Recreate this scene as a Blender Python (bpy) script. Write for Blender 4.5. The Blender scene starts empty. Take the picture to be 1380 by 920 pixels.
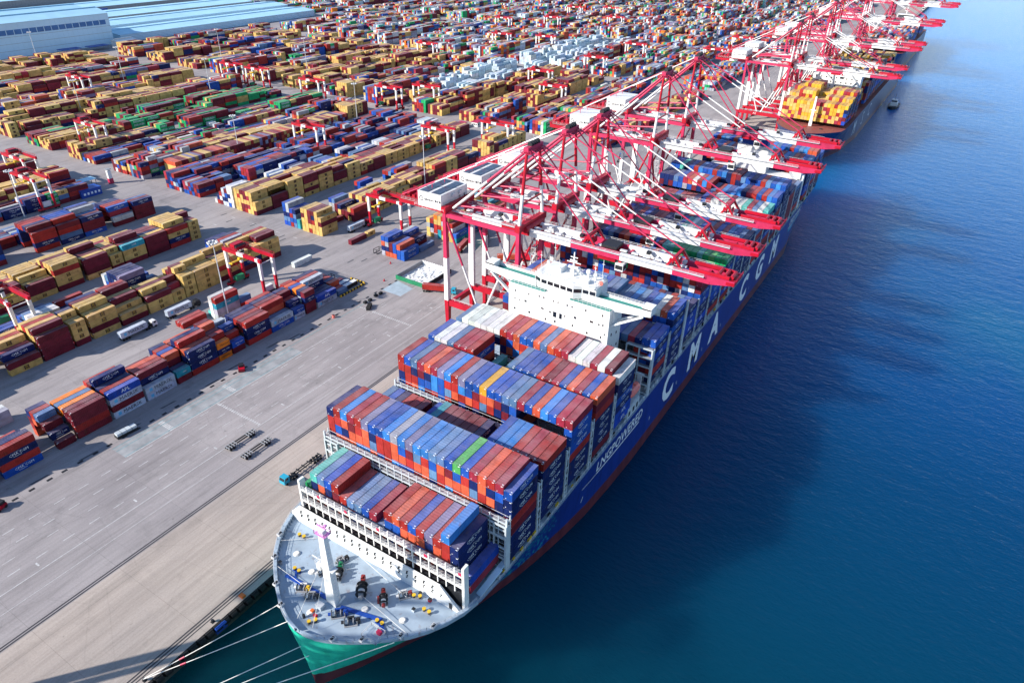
import bpy, math, random
import numpy as np
from mathutils import Matrix, Vector

RND = random.Random(11)
scene = bpy.context.scene
COL = scene.collection

# ------------------------------------------------------------------ camera
CAM = Vector((123.554, -104.159, 160.819))
_r = Vector((0.84473793, 0.53482469, 0.01950343))
_u = Vector((-0.29616364, 0.43680548, 0.84940454))
_f = Vector((-0.44576332, 0.72330044, -0.52738178))
FPX = 946.79 / 1380.0
cam_data = bpy.data.cameras.new('camera')
cam_data.sensor_width = 36.0
cam_data.lens = 24.6988
cam_data.clip_start = 1.0
cam_data.clip_end = 20000.0
cam = bpy.data.objects.new('camera', cam_data)
COL.objects.link(cam)
cam.matrix_world = Matrix(((_r.x, _u.x, -_f.x, CAM.x), (_r.y, _u.y, -_f.y, CAM.y), (_r.z, _u.z, -_f.z, CAM.z), (0, 0, 0, 1)))
scene.camera = cam

# ------------------------------------------------------------------ sky, sun, exposure
SUN_EL = math.radians(28.0)
SH = Vector((0.62, 0.78, 0.0)).normalized()          # ground direction in which shadows fall
world = bpy.data.worlds.new('World')
scene.world = world
world.use_nodes = True
wn = world.node_tree.nodes
wl = world.node_tree.links
for n in list(wn):
    wn.remove(n)
sky = wn.new('ShaderNodeTexSky')
sky.sky_type = 'NISHITA'
sky.sun_disc = False
sky.sun_elevation = SUN_EL
sky.sun_rotation = math.atan2(-SH.x, -SH.y)
sky.air_density = 1.0
sky.dust_density = 0.15
sky.ozone_density = 3.0
bg = wn.new('ShaderNodeBackground')
bg.inputs['Strength'].default_value = 0.125
wo = wn.new('ShaderNodeOutputWorld')
wl.new(sky.outputs[0], bg.inputs[0])
wl.new(bg.outputs[0], wo.inputs[0])
sun_d = bpy.data.lights.new('sun', 'SUN')
sun_d.energy = 4.6
sun_d.angle = math.radians(0.8)
sun_d.color = (1.0, 0.92, 0.82)
sun = bpy.data.objects.new('sun', sun_d)
COL.objects.link(sun)
_dir = Vector((SH.x * math.cos(SUN_EL), SH.y * math.cos(SUN_EL), -math.sin(SUN_EL)))
sun.rotation_euler = _dir.to_track_quat('-Z', 'Y').to_euler()
scene.view_settings.view_transform = 'Standard'
scene.view_settings.look = 'None'
scene.view_settings.exposure = 0.8
scene.view_settings.gamma = 1.0
scene.view_settings.use_curve_mapping = False
scene.cycles.max_bounces = 5
scene.cycles.diffuse_bounces = 2
scene.cycles.glossy_bounces = 2
scene.cycles.transmission_bounces = 2

# ------------------------------------------------------------------ materials
def new_mat(name):
    m = bpy.data.materials.new(name)
    m.use_nodes = True
    nt = m.node_tree
    return m, nt, nt.nodes['Principled BSDF']

def noise(nt, scale, detail=3.0, vec=None, rough=0.55):
    n = nt.nodes.new('ShaderNodeTexNoise')
    n.inputs['Scale'].default_value = scale
    n.inputs['Detail'].default_value = detail
    n.inputs['Roughness'].default_value = rough
    if vec is not None:
        nt.links.new(vec, n.inputs['Vector'])
    return n

def ramp(nt, src, stops):
    r = nt.nodes.new('ShaderNodeValToRGB')
    e = r.color_ramp.elements
    while len(e) < len(stops):
        e.new(0.5)
    for k, (p, c) in enumerate(stops):
        e[k].position = p
        e[k].color = (c[0], c[1], c[2], 1) if not isinstance(c, (int, float)) else (c, c, c, 1)
    nt.links.new(src, r.inputs['Fac'])
    return r

def mix(nt, a, b, fac, mode='MIX'):
    m = nt.nodes.new('ShaderNodeMix')
    m.data_type = 'RGBA'
    m.blend_type = mode
    for sock, v in ((m.inputs['Factor'], fac), (m.inputs['A'], a), (m.inputs['B'], b)):
        if hasattr(v, 'is_linked') or hasattr(v, 'links'):
            nt.links.new(v, sock)
        elif isinstance(v, (int, float)):
            sock.default_value = v
        else:
            sock.default_value = (v[0], v[1], v[2], 1)
    return m.outputs['Result']

def pos(nt, obj=False):
    if obj:
        return nt.nodes.new('ShaderNodeTexCoord').outputs['Object']
    return nt.nodes.new('ShaderNodeNewGeometry').outputs['Position']

def mapping(nt, vec, scale):
    m = nt.nodes.new('ShaderNodeMapping')
    m.inputs['Scale'].default_value = scale
    nt.links.new(vec, m.inputs['Vector'])
    return m.outputs['Vector']

def paint(name, c, rough=0.5, amount=0.25, scale=0.4, metal=0.0, rust=0.0, spec=0.4):
    m, nt, b = new_mat(name)
    p = pos(nt)
    n = noise(nt, scale, 5.0, p)
    r = ramp(nt, n.outputs['Fac'], [(0.3, 1 - amount), (0.7, 1 + amount * 0.4)])
    col = mix(nt, c, r.outputs['Color'], 1.0, 'MULTIPLY')
    if rust > 0:
        n2 = noise(nt, scale * 3.1, 6.0, mapping(nt, p, (1, 1, 0.35)))
        r2 = ramp(nt, n2.outputs['Fac'], [(0.60, 0.0), (0.72, rust)])
        col = mix(nt, col, (0.16, 0.06, 0.03), r2.outputs['Color'])
    nt.links.new(col, b.inputs['Base Color'])
    b.inputs['Roughness'].default_value = rough
    b.inputs['Metallic'].default_value = metal
    b.inputs['Specular IOR Level'].default_value = spec
    return m

def box_paint(name, attr):
    """container paint: base colour from the object (attr False) or from the mesh attribute 'col'; sun-faded, dusty roof with light from above put into its colour, rust specks"""
    m, nt, b = new_mat(name)
    if attr:
        a = nt.nodes.new('ShaderNodeAttribute')
        a.attribute_name = 'col'
        base = a.outputs['Color']
    else:
        base = nt.nodes.new('ShaderNodeObjectInfo').outputs['Color']
    p = pos(nt)
    n = noise(nt, 0.35, 5.0, p)
    r = ramp(nt, n.outputs['Fac'], [(0.28, 0.66), (0.5, 0.98), (0.72, 1.12)])
    col = mix(nt, base, r.outputs['Color'], 1.0, 'MULTIPLY')
    ns = noise(nt, 1.0, 4.0, mapping(nt, p, (1.9, 0.16, 0.5)), 0.6)
    rs = ramp(nt, ns.outputs['Fac'], [(0.30, 0.80), (0.5, 1.0), (0.72, 1.12)])
    col = mix(nt, col, rs.outputs['Color'], 1.0, 'MULTIPLY')
    n3 = noise(nt, 0.9, 6.0, mapping(nt, p, (1, 0.6, 0.3)), 0.65)
    r3 = ramp(nt, n3.outputs['Fac'], [(0.58, 0.0), (0.74, 0.6)])
    col = mix(nt, col, (0.10, 0.045, 0.03), r3.outputs['Color'])
    g = nt.nodes.new('ShaderNodeNewGeometry')
    sx = nt.nodes.new('ShaderNodeSeparateXYZ')
    nt.links.new(g.outputs['Normal'], sx.inputs[0])
    n2 = noise(nt, 0.18, 4.0, p)
    r2 = ramp(nt, n2.outputs['Fac'], [(0.3, 0.04), (0.7, 0.24)])
    gt = nt.nodes.new('ShaderNodeMath')
    gt.operation = 'GREATER_THAN'
    gt.inputs[1].default_value = 0.8
    nt.links.new(sx.outputs['Z'], gt.inputs[0])
    mu = nt.nodes.new('ShaderNodeMath')
    mu.operation = 'MULTIPLY'
    nt.links.new(gt.outputs[0], mu.inputs[0])
    nt.links.new(r2.outputs['Color'], mu.inputs[1])
    col = mix(nt, col, (0.58, 0.50, 0.51), mu.outputs[0])  # up-facing faces paled: roof dust and fading, plus painted light from above
    nt.links.new(col, b.inputs['Base Color'])
    b.inputs['Roughness'].default_value = 0.55
    b.inputs['Specular IOR Level'].default_value = 0.2
    return m

M = {}
M['box'] = box_paint('container_paint', False)
M['boxes'] = box_paint('container_paint_many', True)
M['white'] = paint('white_paint', (0.72, 0.72, 0.71), 0.45, 0.10, 0.3, rust=0.12)
M['house'] = paint('ship_house_white', (0.74, 0.75, 0.74), 0.45, 0.06, 0.2, rust=0.06)
M['red'] = paint('crane_red', (0.42, 0.004, 0.022), 0.42, 0.25, 0.2, rust=0.10)
M['deepred'] = paint('dull_red_paint', (0.26, 0.03, 0.03), 0.55, 0.25)
M['pink'] = paint('pinkish_crane_red', (0.50, 0.026, 0.09), 0.45, 0.25, 0.25, rust=0.05)  # lighter, pinker version of the crane red
M['rail'] = paint('handrail_grey', (0.62, 0.63, 0.64), 0.5, 0.1)
M['dark'] = paint('dark_machinery', (0.02, 0.022, 0.026), 0.5, 0.3, 1.0)
M['black'] = paint('black_rubber', (0.012, 0.012, 0.013), 0.8, 0.2, 1.0)
M['glass'] = paint('window_glass', (0.012, 0.016, 0.022), 0.08, 0.1, spec=0.8)
M['deck'] = paint('grey_blue_deck', (0.34, 0.43, 0.52), 0.6, 0.22, 0.22, rust=0.45)
M['lash'] = paint('lashing_bridge_grey', (0.50, 0.56, 0.60), 0.5, 0.15, 0.4, rust=0.12)
M['lashw'] = paint('lashing_bridge_white', (0.80, 0.80, 0.77), 0.5, 0.15, 0.5, rust=0.25)
M['teal'] = paint('green_deck_paint', (0.02, 0.22, 0.19), 0.5, 0.15)
M['blue'] = paint('blue_paint', (0.015, 0.07, 0.36), 0.45, 0.2)
M['skyblue'] = paint('light_blue_roof', (0.38, 0.64, 0.80), 0.5, 0.12, 0.05)
M['wallblue'] = paint('pale_blue_wall', (0.56, 0.76, 0.90), 0.5, 0.08, 0.03)
M['darkblue'] = paint('window_band_blue', (0.05, 0.18, 0.42), 0.25, 0.2, 0.1)
M['grey'] = paint('mid_grey_metal', (0.30, 0.31, 0.33), 0.5, 0.2)
M['yellow'] = paint('yellow_paint', (0.72, 0.46, 0.03), 0.45, 0.15)
M['orange'] = paint('orange_paint', (0.70, 0.16, 0.03), 0.45, 0.15)
M['green'] = paint('green_paint', (0.015, 0.20, 0.09), 0.45, 0.2)
M['cab_blue'] = paint('cab_blue', (0.03, 0.34, 0.50), 0.35, 0.1)
M['salmon'] = paint('lifeboat_orange', (0.80, 0.20, 0.16), 0.4, 0.1)
M['solar'] = paint('solar_panel', (0.05, 0.07, 0.12), 0.25, 0.3, 0.6)
M['mast_violet'] = paint('violet_mast_paint', (0.62, 0.25, 0.55), 0.5, 0.1)
M['rope'] = paint('mooring_rope', (0.75, 0.74, 0.70), 0.8, 0.1)
M['letter'] = paint('white_lettering', (0.82, 0.86, 0.88), 0.5, 0.04)
M['ink'] = paint('dark_lettering', (0.02, 0.022, 0.035), 0.5, 0.04)
M['starblue'] = paint('pale_blue_emblem', (0.12, 0.48, 0.75), 0.5, 0.04)
M['mark'] = paint('road_marking_white', (0.55, 0.55, 0.55), 0.7, 0.35, 0.8)
M['markblue'] = paint('pale_blue_ground_paint', (0.36, 0.44, 0.50), 0.7, 0.2, 0.3)
M['oldpaint'] = paint('worn_turquoise_ground_paint', (0.315, 0.325, 0.335), 0.8, 0.3, 0.25)
M['turq'] = paint('turquoise_line_paint', (0.20, 0.33, 0.36), 0.8, 0.4, 0.5)
M['steelrail'] = paint('rail_steel', (0.045, 0.042, 0.045), 0.5, 0.2)
M['mudstain'] = paint('oil_stained_asphalt', (0.10, 0.10, 0.11), 0.8, 0.3)

def ground_mat(name, c1, c2, stretch, stain):
    m, nt, b = new_mat(name)
    p = pos(nt)
    n1 = noise(nt, 0.018, 6.0, p, 0.6)
    col = mix(nt, c1, c2, ramp(nt, n1.outputs['Fac'], [(0.35, 0.0), (0.65, 1.0)]).outputs['Color'])
    n2 = noise(nt, 1.0, 5.0, mapping(nt, p, (0.22, 0.22 * stretch, 1)), 0.65)
    r2 = ramp(nt, n2.outputs['Fac'], [(0.30, 0.80), (0.5, 0.99), (0.70, 1.08)])
    col = mix(nt, col, r2.outputs['Color'], 1.0, 'MULTIPLY')
    n3 = noise(nt, 0.07, 7.0, p, 0.7)
    r3 = ramp(nt, n3.outputs['Fac'], [(0.53, 0.0), (0.74, stain)])
    col = mix(nt, col, (0.07, 0.07, 0.075), r3.outputs['Color'])
    n4 = noise(nt, 2.2, 4.0, p, 0.7)
    r4 = ramp(nt, n4.outputs['Fac'], [(0.3, 0.88), (0.7, 1.08)])
    col = mix(nt, col, r4.outputs['Color'], 1.0, 'MULTIPLY')
    n5 = noise(nt, 1.0, 3.0, mapping(nt, p, (1.1, 0.03, 1)), 0.6)
    r5 = ramp(nt, n5.outputs['Fac'], [(0.36, 0.90), (0.52, 1.0), (0.68, 1.04)])
    col = mix(nt, col, r5.outputs['Color'], 1.0, 'MULTIPLY')
    n6 = noise(nt, 0.33, 8.0, mapping(nt, p, (1, 0.6, 1)), 0.75)
    r6 = ramp(nt, n6.outputs['Fac'], [(0.63, 0.0), (0.72, stain + 0.25)])
    col = mix(nt, col, (0.045, 0.045, 0.05), r6.outputs['Color'])
    vo = nt.nodes.new('ShaderNodeTexVoronoi')
    vo.feature = 'DISTANCE_TO_EDGE'
    vo.inputs['Scale'].default_value = 0.045
    wob = noise(nt, 0.05, 6.0, p, 0.75)
    wv = mix(nt, p, mix(nt, (0, 0, 0), wob.outputs['Color'], 9.0 / 10, 'MIX'), 1.0, 'ADD')
    nt.links.new(wv, vo.inputs['Vector'])
    rv = ramp(nt, vo.outputs['Distance'], [(0.0, 0.91), (0.008, 1.0)])
    col = mix(nt, col, rv.outputs['Color'], 1.0, 'MULTIPLY')
    # slab joints
    br = nt.nodes.new('ShaderNodeTexBrick')
    br.inputs['Scale'].default_value = 1.0
    br.inputs['Brick Width'].default_value = 34.0
    br.inputs['Row Height'].default_value = 24.0
    br.inputs['Mortar Size'].default_value = 0.05
    br.offset = 0.0
    br.inputs['Color1'].default_value = (1, 1, 1, 1)
    br.inputs['Color2'].default_value = (0.955, 0.955, 0.96, 1)
    br.inputs['Mortar'].default_value = (0.72, 0.72, 0.72, 1)
    nt.links.new(p, br.inputs['Vector'])
    col = mix(nt, col, br.outputs['Color'], 1.0, 'MULTIPLY')
    nt.links.new(col, b.inputs['Base Color'])
    b.inputs['Roughness'].default_value = 0.85
    b.inputs['Specular IOR Level'].default_value = 0.25
    return m
M['yard'] = ground_mat('yard_asphalt', (0.285, 0.262, 0.265), (0.375, 0.346, 0.342), 0.12, 0.40)
M['apron'] = ground_mat('apron_concrete', (0.37, 0.325, 0.295), (0.46, 0.395, 0.345), 0.06, 0.25)
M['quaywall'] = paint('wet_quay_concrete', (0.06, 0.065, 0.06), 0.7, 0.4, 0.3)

def water_mat():
    m, nt, b = new_mat('harbour_water')
    p = pos(nt)
    # silt: greener water near the berths and in a few drifting plumes (a property of the water, it stays put)
    n1 = noise(nt, 0.0055, 4.0, mapping(nt, p, (1.0, 0.55, 1)), 0.5)
    r1 = ramp(nt, n1.outputs['Fac'], [(0.50, 0.0), (0.70, 1.0)])
    col = mix(nt, (0.0012, 0.048, 0.165), (0.004, 0.095, 0.165), r1.outputs['Color'])
    sx = nt.nodes.new('ShaderNodeSeparateXYZ')
    nt.links.new(p, sx.inputs[0])
    mr = nt.nodes.new('ShaderNodeMapRange')
    mr.inputs['From Min'].default_value = 190.0
    mr.inputs['From Max'].default_value = -40.0
    nt.links.new(sx.outputs['Y'], mr.inputs['Value'])
    col = mix(nt, col, (0.0012, 0.042, 0.058), mr.outputs['Result'])
    mf = nt.nodes.new('ShaderNodeMapRange')          # far water paled: brighter sky reflection put into the base colour
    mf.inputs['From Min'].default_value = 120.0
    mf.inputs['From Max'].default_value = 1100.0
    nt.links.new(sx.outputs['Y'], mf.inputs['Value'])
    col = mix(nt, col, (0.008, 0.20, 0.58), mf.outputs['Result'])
    nt.links.new(col, b.inputs['Base Color'])
    b.inputs['Roughness'].default_value = 0.15
    b.inputs['IOR'].default_value = 1.33
    b.inputs['Specular IOR Level'].default_value = 0.20
    b.subsurface_method = 'BURLEY'
    b.inputs['Subsurface Weight'].default_value = 1.0
    b.inputs['Subsurface Radius'].default_value = (0.5, 1.0, 1.0)
    b.inputs['Subsurface Scale'].default_value = 65.0
    v = mapping(nt, p, (1.0, 1.8, 1))
    w1 = noise(nt, 0.10, 4.0, v, 0.6)
    w2 = noise(nt, 0.45, 3.0, v, 0.6)
    ad = nt.nodes.new('ShaderNodeMath')
    ad.operation = 'MULTIPLY_ADD'
    ad.inputs[1].default_value = 0.35
    nt.links.new(w2.outputs['Fac'], ad.inputs[0])
    nt.links.new(w1.outputs['Fac'], ad.inputs[2])
    bu = nt.nodes.new('ShaderNodeBump')
    bu.inputs['Strength'].default_value = 1.0
    bu.inputs['Distance'].default_value = 0.6
    nt.links.new(ad.outputs[0], bu.inputs['Height'])
    nt.links.new(bu.outputs['Normal'], b.inputs['Normal'])
    return m
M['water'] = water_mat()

def hull_mat(name, navy, green_bow, red_z):
    m, nt, b = new_mat(name)
    p = pos(nt)
    sx = nt.nodes.new('ShaderNodeSeparateXYZ')
    nt.links.new(p, sx.inputs[0])
    n = noise(nt, 0.05, 4.0, p)
    r = ramp(nt, n.outputs['Fac'], [(0.3, 0.85), (0.7, 1.1)])
    col = mix(nt, navy, r.outputs['Color'], 1.0, 'MULTIPLY')
    st_ = noise(nt, 1.0, 5.0, mapping(nt, p, (0.5, 0.5, 0.035)), 0.6)
    rs_ = ramp(nt, st_.outputs['Fac'], [(0.30, 0.72), (0.5, 1.0), (0.72, 1.12)])
    br_ = nt.nodes.new('ShaderNodeTexBrick')
    br_.inputs['Brick Width'].default_value = 11.0
    br_.inputs['Row Height'].default_value = 3.0
    br_.inputs['Mortar Size'].default_value = 0.04
    br_.inputs['Scale'].default_value = 1.0
    br_.inputs['Color1'].default_value = (1, 1, 1, 1)
    br_.inputs['Color2'].default_value = (0.93, 0.93, 0.94, 1)
    br_.inputs['Mortar'].default_value = (0.80, 0.80, 0.82, 1)
    cb_ = nt.nodes.new('ShaderNodeCombineXYZ')
    nt.links.new(sx.outputs['Y'], cb_.inputs['X'])
    nt.links.new(sx.outputs['Z'], cb_.inputs['Y'])
    nt.links.new(cb_.outputs[0], br_.inputs['Vector'])
    if green_bow:
        # printed livery: square pixels fading from green at the bow to navy
        sn = nt.nodes.new('ShaderNodeVectorMath')
        sn.operation = 'SNAP'
        sn.inputs[1].default_value = (50.0, 0.75, 0.75)
        nt.links.new(p, sn.inputs[0])
        wn_ = nt.nodes.new('ShaderNodeTexWhiteNoise')
        nt.links.new(sn.outputs[0], wn_.inputs['Vector'])
        mr = nt.nodes.new('ShaderNodeMapRange')
        mr.inputs['From Min'].default_value = -14.0
        mr.inputs['From Max'].default_value = 30.0
        nt.links.new(sx.outputs['Y'], mr.inputs['Value'])
        gt = nt.nodes.new('ShaderNodeMath')
        gt.operation = 'GREATER_THAN'
        nt.links.new(wn_.outputs['Value'], gt.inputs[0])
        nt.links.new(mr.outputs['Result'], gt.inputs[1])
        mr2 = nt.nodes.new('ShaderNodeMapRange')
        mr2.inputs['From Min'].default_value = -38.0
        mr2.inputs['From Max'].default_value = 5.0
        nt.links.new(sx.outputs['Y'], mr2.inputs['Value'])
        gr = mix(nt, (0.03, 0.62, 0.42), (0.012, 0.24, 0.36), mr2.outputs['Result'])
        col = mix(nt, col, gr, gt.outputs[0])
    col = mix(nt, col, rs_.outputs['Color'], 1.0, 'MULTIPLY')
    col = mix(nt, col, br_.outputs['Color'], 1.0, 'MULTIPLY')
    ru_ = noise(nt, 0.6, 6.0, mapping(nt, p, (1, 1, 0.12)), 0.65)
    rr_ = ramp(nt, ru_.outputs['Fac'], [(0.66, 0.0), (0.80, 0.5)])
    col = mix(nt, col, (0.14, 0.06, 0.03), rr_.outputs['Color'])
    # boot-topping
    lt = nt.nodes.new('ShaderNodeMath')
    lt.operation = 'LESS_THAN'
    lt.inputs[1].default_value = red_z
    nt.links.new(sx.outputs['Z'], lt.inputs[0])
    n2 = noise(nt, 0.25, 5.0, mapping(nt, p, (1, 1, 0.3)))
    rr = ramp(nt, n2.outputs['Fac'], [(0.35, (0.085, 0.018, 0.028)), (0.7, (0.16, 0.036, 0.045))])
    col = mix(nt, col, rr.outputs['Color'], lt.outputs[0])
    nt.links.new(col, b.inputs['Base Color'])
    b.inputs['Roughness'].default_value = 0.4
    return m
M['hull'] = hull_mat('navy_hull', (0.008, 0.036, 0.25), True, 1.0)
M['hull2'] = hull_mat('dark_blue_hull', (0.01, 0.035, 0.13), False, 0.3)

# ------------------------------------------------------------------ mesh helpers
class MB:
    def __init__(s):
        s.v, s.f, s.m = [], [], []
    def face(s, pts, m=0):
        k = len(s.v)
        s.v += [tuple(p) for p in pts]
        s.f.append(tuple(range(k, k + len(pts))))
        s.m.append(m)
    def box(s, x0, y0, z0, x1, y1, z1, m=0):
        k = len(s.v)
        s.v += [(x0, y0, z0), (x1, y0, z0), (x1, y1, z0), (x0, y1, z0), (x0, y0, z1), (x1, y0, z1), (x1, y1, z1), (x0, y1, z1)]
        for q in ((0, 3, 2, 1), (4, 5, 6, 7), (0, 1, 5, 4), (1, 2, 6, 5), (2, 3, 7, 6), (3, 0, 4, 7)):
            s.f.append(tuple(k + i for i in q))
            s.m.append(m)
        return s
    def cbox(s, c, d, m=0):
        return s.box(c[0] - d[0] / 2, c[1] - d[1] / 2, c[2] - d[2] / 2, c[0] + d[0] / 2, c[1] + d[1] / 2, c[2] + d[2] / 2, m)
    def rings(s, rings, mats, cap=(0, 0)):
        """loft: rings of equal point count; mats per segment"""
        k = len(s.v)
        n = len(rings[0])
        for r in rings:
            s.v += [tuple(p) for p in r]
        for j in range(len(rings) - 1):
            for i in range(n):
                i2 = (i + 1) % n
                s.f.append((k + j * n + i, k + j * n + i2, k + (j + 1) * n + i2, k + (j + 1) * n + i))
                s.m.append(mats[j] if isinstance(mats, (list, tuple)) else mats)
        s.f.append(tuple(k + i for i in reversed(range(n))))
        s.m.append(cap[0])
        e = k + (len(rings) - 1) * n
        s.f.append(tuple(e + i for i in range(n)))
        s.m.append(cap[1])
        return s
    def beam(s, a, b, w, h, bands=None, w1=None, h1=None, up=(0, 0, 1)):
        """rectangular beam a->b; bands = [(t_end, mat), ...]"""
        a, b = Vector(a), Vector(b)
        d = (b - a).normalized()
        upv = Vector(up)
        if abs(d.dot(upv)) > 0.98:
            upv = Vector((0, 1, 0))
        sx = d.cross(upv).normalized()
        sy = sx.cross(d).normalized()
        bands = bands if isinstance(bands, list) else [(1.0, bands or 0)]
        w1 = w if w1 is None else w1
        h1 = h if h1 is None else h1
        ts = [0.0] + [t for t, _ in bands]
        rs = []
        for t in ts:
            c = a.lerp(b, t)
            ww, hh = (w + (w1 - w) * t) / 2, (h + (h1 - h) * t) / 2
            rs.append([c - sx * ww - sy * hh, c + sx * ww - sy * hh, c + sx * ww + sy * hh, c - sx * ww + sy * hh])
        return s.rings(rs, [m for _, m in bands], (bands[0][1], bands[-1][1]))
    def tube(s, a, b, r, bands=None, r1=None, n=8):
        a, b = Vector(a), Vector(b)
        d = (b - a).normalized()
        upv = Vector((0, 0, 1)) if abs(d.z) < 0.95 else Vector((0, 1, 0))
        sx = d.cross(upv).normalized()
        sy = sx.cross(d)
        bands = bands if isinstance(bands, list) else [(1.0, bands or 0)]
        r1 = r if r1 is None else r1
        rs = []
        for t in [0.0] + [t for t, _ in bands]:
            c = a.lerp(b, t)
            rr = r + (r1 - r) * t
            rs.append([c + sx * (rr * math.cos(2 * math.pi * i / n)) + sy * (rr * math.sin(2 * math.pi * i / n)) for i in range(n)])
        return s.rings(rs, [m for _, m in bands], (bands[0][1], bands[-1][1]))
    def ball(s, c, r, m=0, n=8, k=5):
        rs = []
        for j in range(1, k):
            t = math.pi * j / k
            rs.append([(c[0] + r * math.sin(t) * math.cos(2 * math.pi * i / n), c[1] + r * math.sin(t) * math.sin(2 * math.pi * i / n), c[2] - r * math.cos(t)) for i in range(n)])
        return s.rings(rs, m, (m, m))
    def rail(s, pts, h=1.1, m=0, step=2.2, t=0.07):
        """handrail: posts and two bars along a polyline"""
        for a, b in zip(pts[:-1], pts[1:]):
            a, b = Vector(a), Vector(b)
            k = max(1, int(round((b - a).length / step)))
            for i in range(k + 1):
                c = a.lerp(b, i / k)
                s.box(c.x - t / 2, c.y - t / 2, c.z, c.x + t / 2, c.y + t / 2, c.z + h, m)
            for hh in (h, h * 0.55):
                s.beam(a + Vector((0, 0, hh)), b + Vector((0, 0, hh)), t, t, m)
        return s
    def mesh(s, name, mats):
        me = bpy.data.meshes.new(name)
        me.from_pydata(s.v, [], s.f)
        for m in mats:
            me.materials.append(M[m] if isinstance(m, str) else m)
        if len(mats) > 1:
            me.polygons.foreach_set('material_index', s.m)
        me.update()
        return me

def link(name, me, parent=None, loc=(0, 0, 0)):
    o = bpy.data.objects.new(name, me)
    COL.objects.link(o)
    o.location = loc
    if parent is not None:
        o.parent = parent
    return o

def part(name, mb, mats, parent, loc=(0, 0, 0), stuff=False):
    o = link(name, mb.mesh(name, mats if isinstance(mats, (list, tuple)) else [mats]), parent, loc)
    if stuff:
        o['kind'] = 'stuff'
    return o

def tag(o, label, cat, group=None):
    n = len(label.split())
    assert 4 <= n <= 16, (n, label)
    o['label'] = label
    o['category'] = cat
    if group:
        o['group'] = group
    return o

def thing(name, label, cat, loc=(0, 0, 0), group=None, rz=0.0):
    o = bpy.data.objects.new(name, None)
    COL.objects.link(o)
    o.empty_display_size = 2
    o.location = loc
    o.rotation_euler = (0, 0, rz)
    return tag(o, label, cat, group)

def structure(name, mb, mats):
    o = part(name, mb, mats, None)
    o['kind'] = 'structure'
    return o

_kids = {}
def kids(o):
    return [c for c in bpy.data.objects if c.parent == o]

def copy_tree(root, loc, label, skip=(), rz=None):
    """a copy of a thing and of its parts and sub-parts (mesh data shared)"""
    r = root.copy()
    COL.objects.link(r)
    r.location = loc
    if rz is not None:
        r.rotation_euler = (0, 0, rz)
    r['label'] = label
    assert 4 <= len(label.split()) <= 16, label
    if root.name not in _kids:
        _kids[root.name] = [(c, kids(c)) for c in kids(root)]
    for c, gs in _kids[root.name]:
        if c.name.split('.')[0] in skip:
            continue
        d = c.copy()
        COL.objects.link(d)
        d.parent = r
        for g in gs:
            e = g.copy()
            COL.objects.link(e)
            e.parent = d
    return r

_txt = {}
def text_arrays(body, size, res=1, bold=0.0):
    """flat lettering as (verts, triangles), centred on its own box; cached"""
    key = (body, size, res, bold)
    if key in _txt:
        return _txt[key]
    cu = bpy.data.curves.new('lettering', 'FONT')
    cu.body = body
    cu.size = size
    cu.offset = bold
    cu.align_x = 'CENTER'
    cu.align_y = 'CENTER'
    cu.resolution_u = res
    cu.space_line = 0.62
    o = bpy.data.objects.new('lettering_source', cu)
    COL.objects.link(o)
    dg = bpy.context.evaluated_depsgraph_get()
    ev = o.evaluated_get(dg)
    me = ev.to_mesh()
    me.calc_loop_triangles()
    v = np.array([tuple(p.co) for p in me.vertices], dtype=float).reshape(-1, 3)
    t = np.array([tuple(q.vertices) for q in me.loop_triangles], dtype=int).reshape(-1, 3)
    ev.to_mesh_clear()
    bpy.data.objects.remove(o)
    bpy.data.curves.remove(cu)
    _txt[key] = (v, t)
    return v, t

def put_text(mb, body, size, origin, ex, ey, m=0, res=1, squeeze=1.0, bold=0.0):
    v, t = text_arrays(body, size, res, bold)
    o, ex, ey = np.array(origin, float), np.array(ex, float), np.array(ey, float)
    w = o + v[:, :1] * squeeze * ex + v[:, 1:2] * ey
    k = len(mb.v)
    mb.v += [tuple(p) for p in w]
    for a in t:
        mb.f.append((k + int(a[0]), k + int(a[1]), k + int(a[2])))
        mb.m.append(m)

def to_px(p):
    """pixel of a point on the 1024 x 682 picture and its depth"""
    d = Vector(p) - CAM
    z = d.dot(_f)
    if z <= 1:
        return -9999, -9999, z
    return 512 + FPX * 1024 * d.dot(_r) / z, 341 - FPX * 1024 * d.dot(_u) / z, z

ORD = ('first second third fourth fifth sixth seventh eighth ninth tenth eleventh twelfth thirteenth fourteenth fifteenth sixteenth '
       'seventeenth eighteenth nineteenth twentieth twenty-first twenty-second twenty-third twenty-fourth twenty-fifth twenty-sixth '
       'twenty-seventh twenty-eighth twenty-ninth thirtieth').split()
ORD40 = ORD + ['thirty-' + w for w in ORD[:9]] + ['fortieth']

# ================================================================== THE SETTING
g = MB()
g.face([(-6000, -700, 0), (-1.8, -700, 0), (-1.8, 9000, 0), (-6000, 9000, 0)])
structure('ground', g, ['yard'])
g = MB()
g.face([(-39.2, -420, 0.006), (-1.8, -420, 0.006), (-1.8, 3000, 0.006), (-39.2, 3000, 0.006)])
structure('quay_apron', g, ['apron'])
g = MB()
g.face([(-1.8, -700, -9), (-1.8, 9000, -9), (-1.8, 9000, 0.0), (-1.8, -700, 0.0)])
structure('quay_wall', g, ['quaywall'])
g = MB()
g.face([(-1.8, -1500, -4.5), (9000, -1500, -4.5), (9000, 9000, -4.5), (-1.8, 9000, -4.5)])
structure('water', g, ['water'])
# crane rails in their slots
g = MB()
for x in (-40.2, -5.4):
    for dx in (-0.42, 0.42):
        g.box(x + dx - 0.22, -400, 0.01, x + dx + 0.22, 2200, 0.025)
g.box(-4.25, -400, 0.01, -3.95, 2200, 0.03)
structure('crane_rails', g, ['steelrail'])
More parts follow.
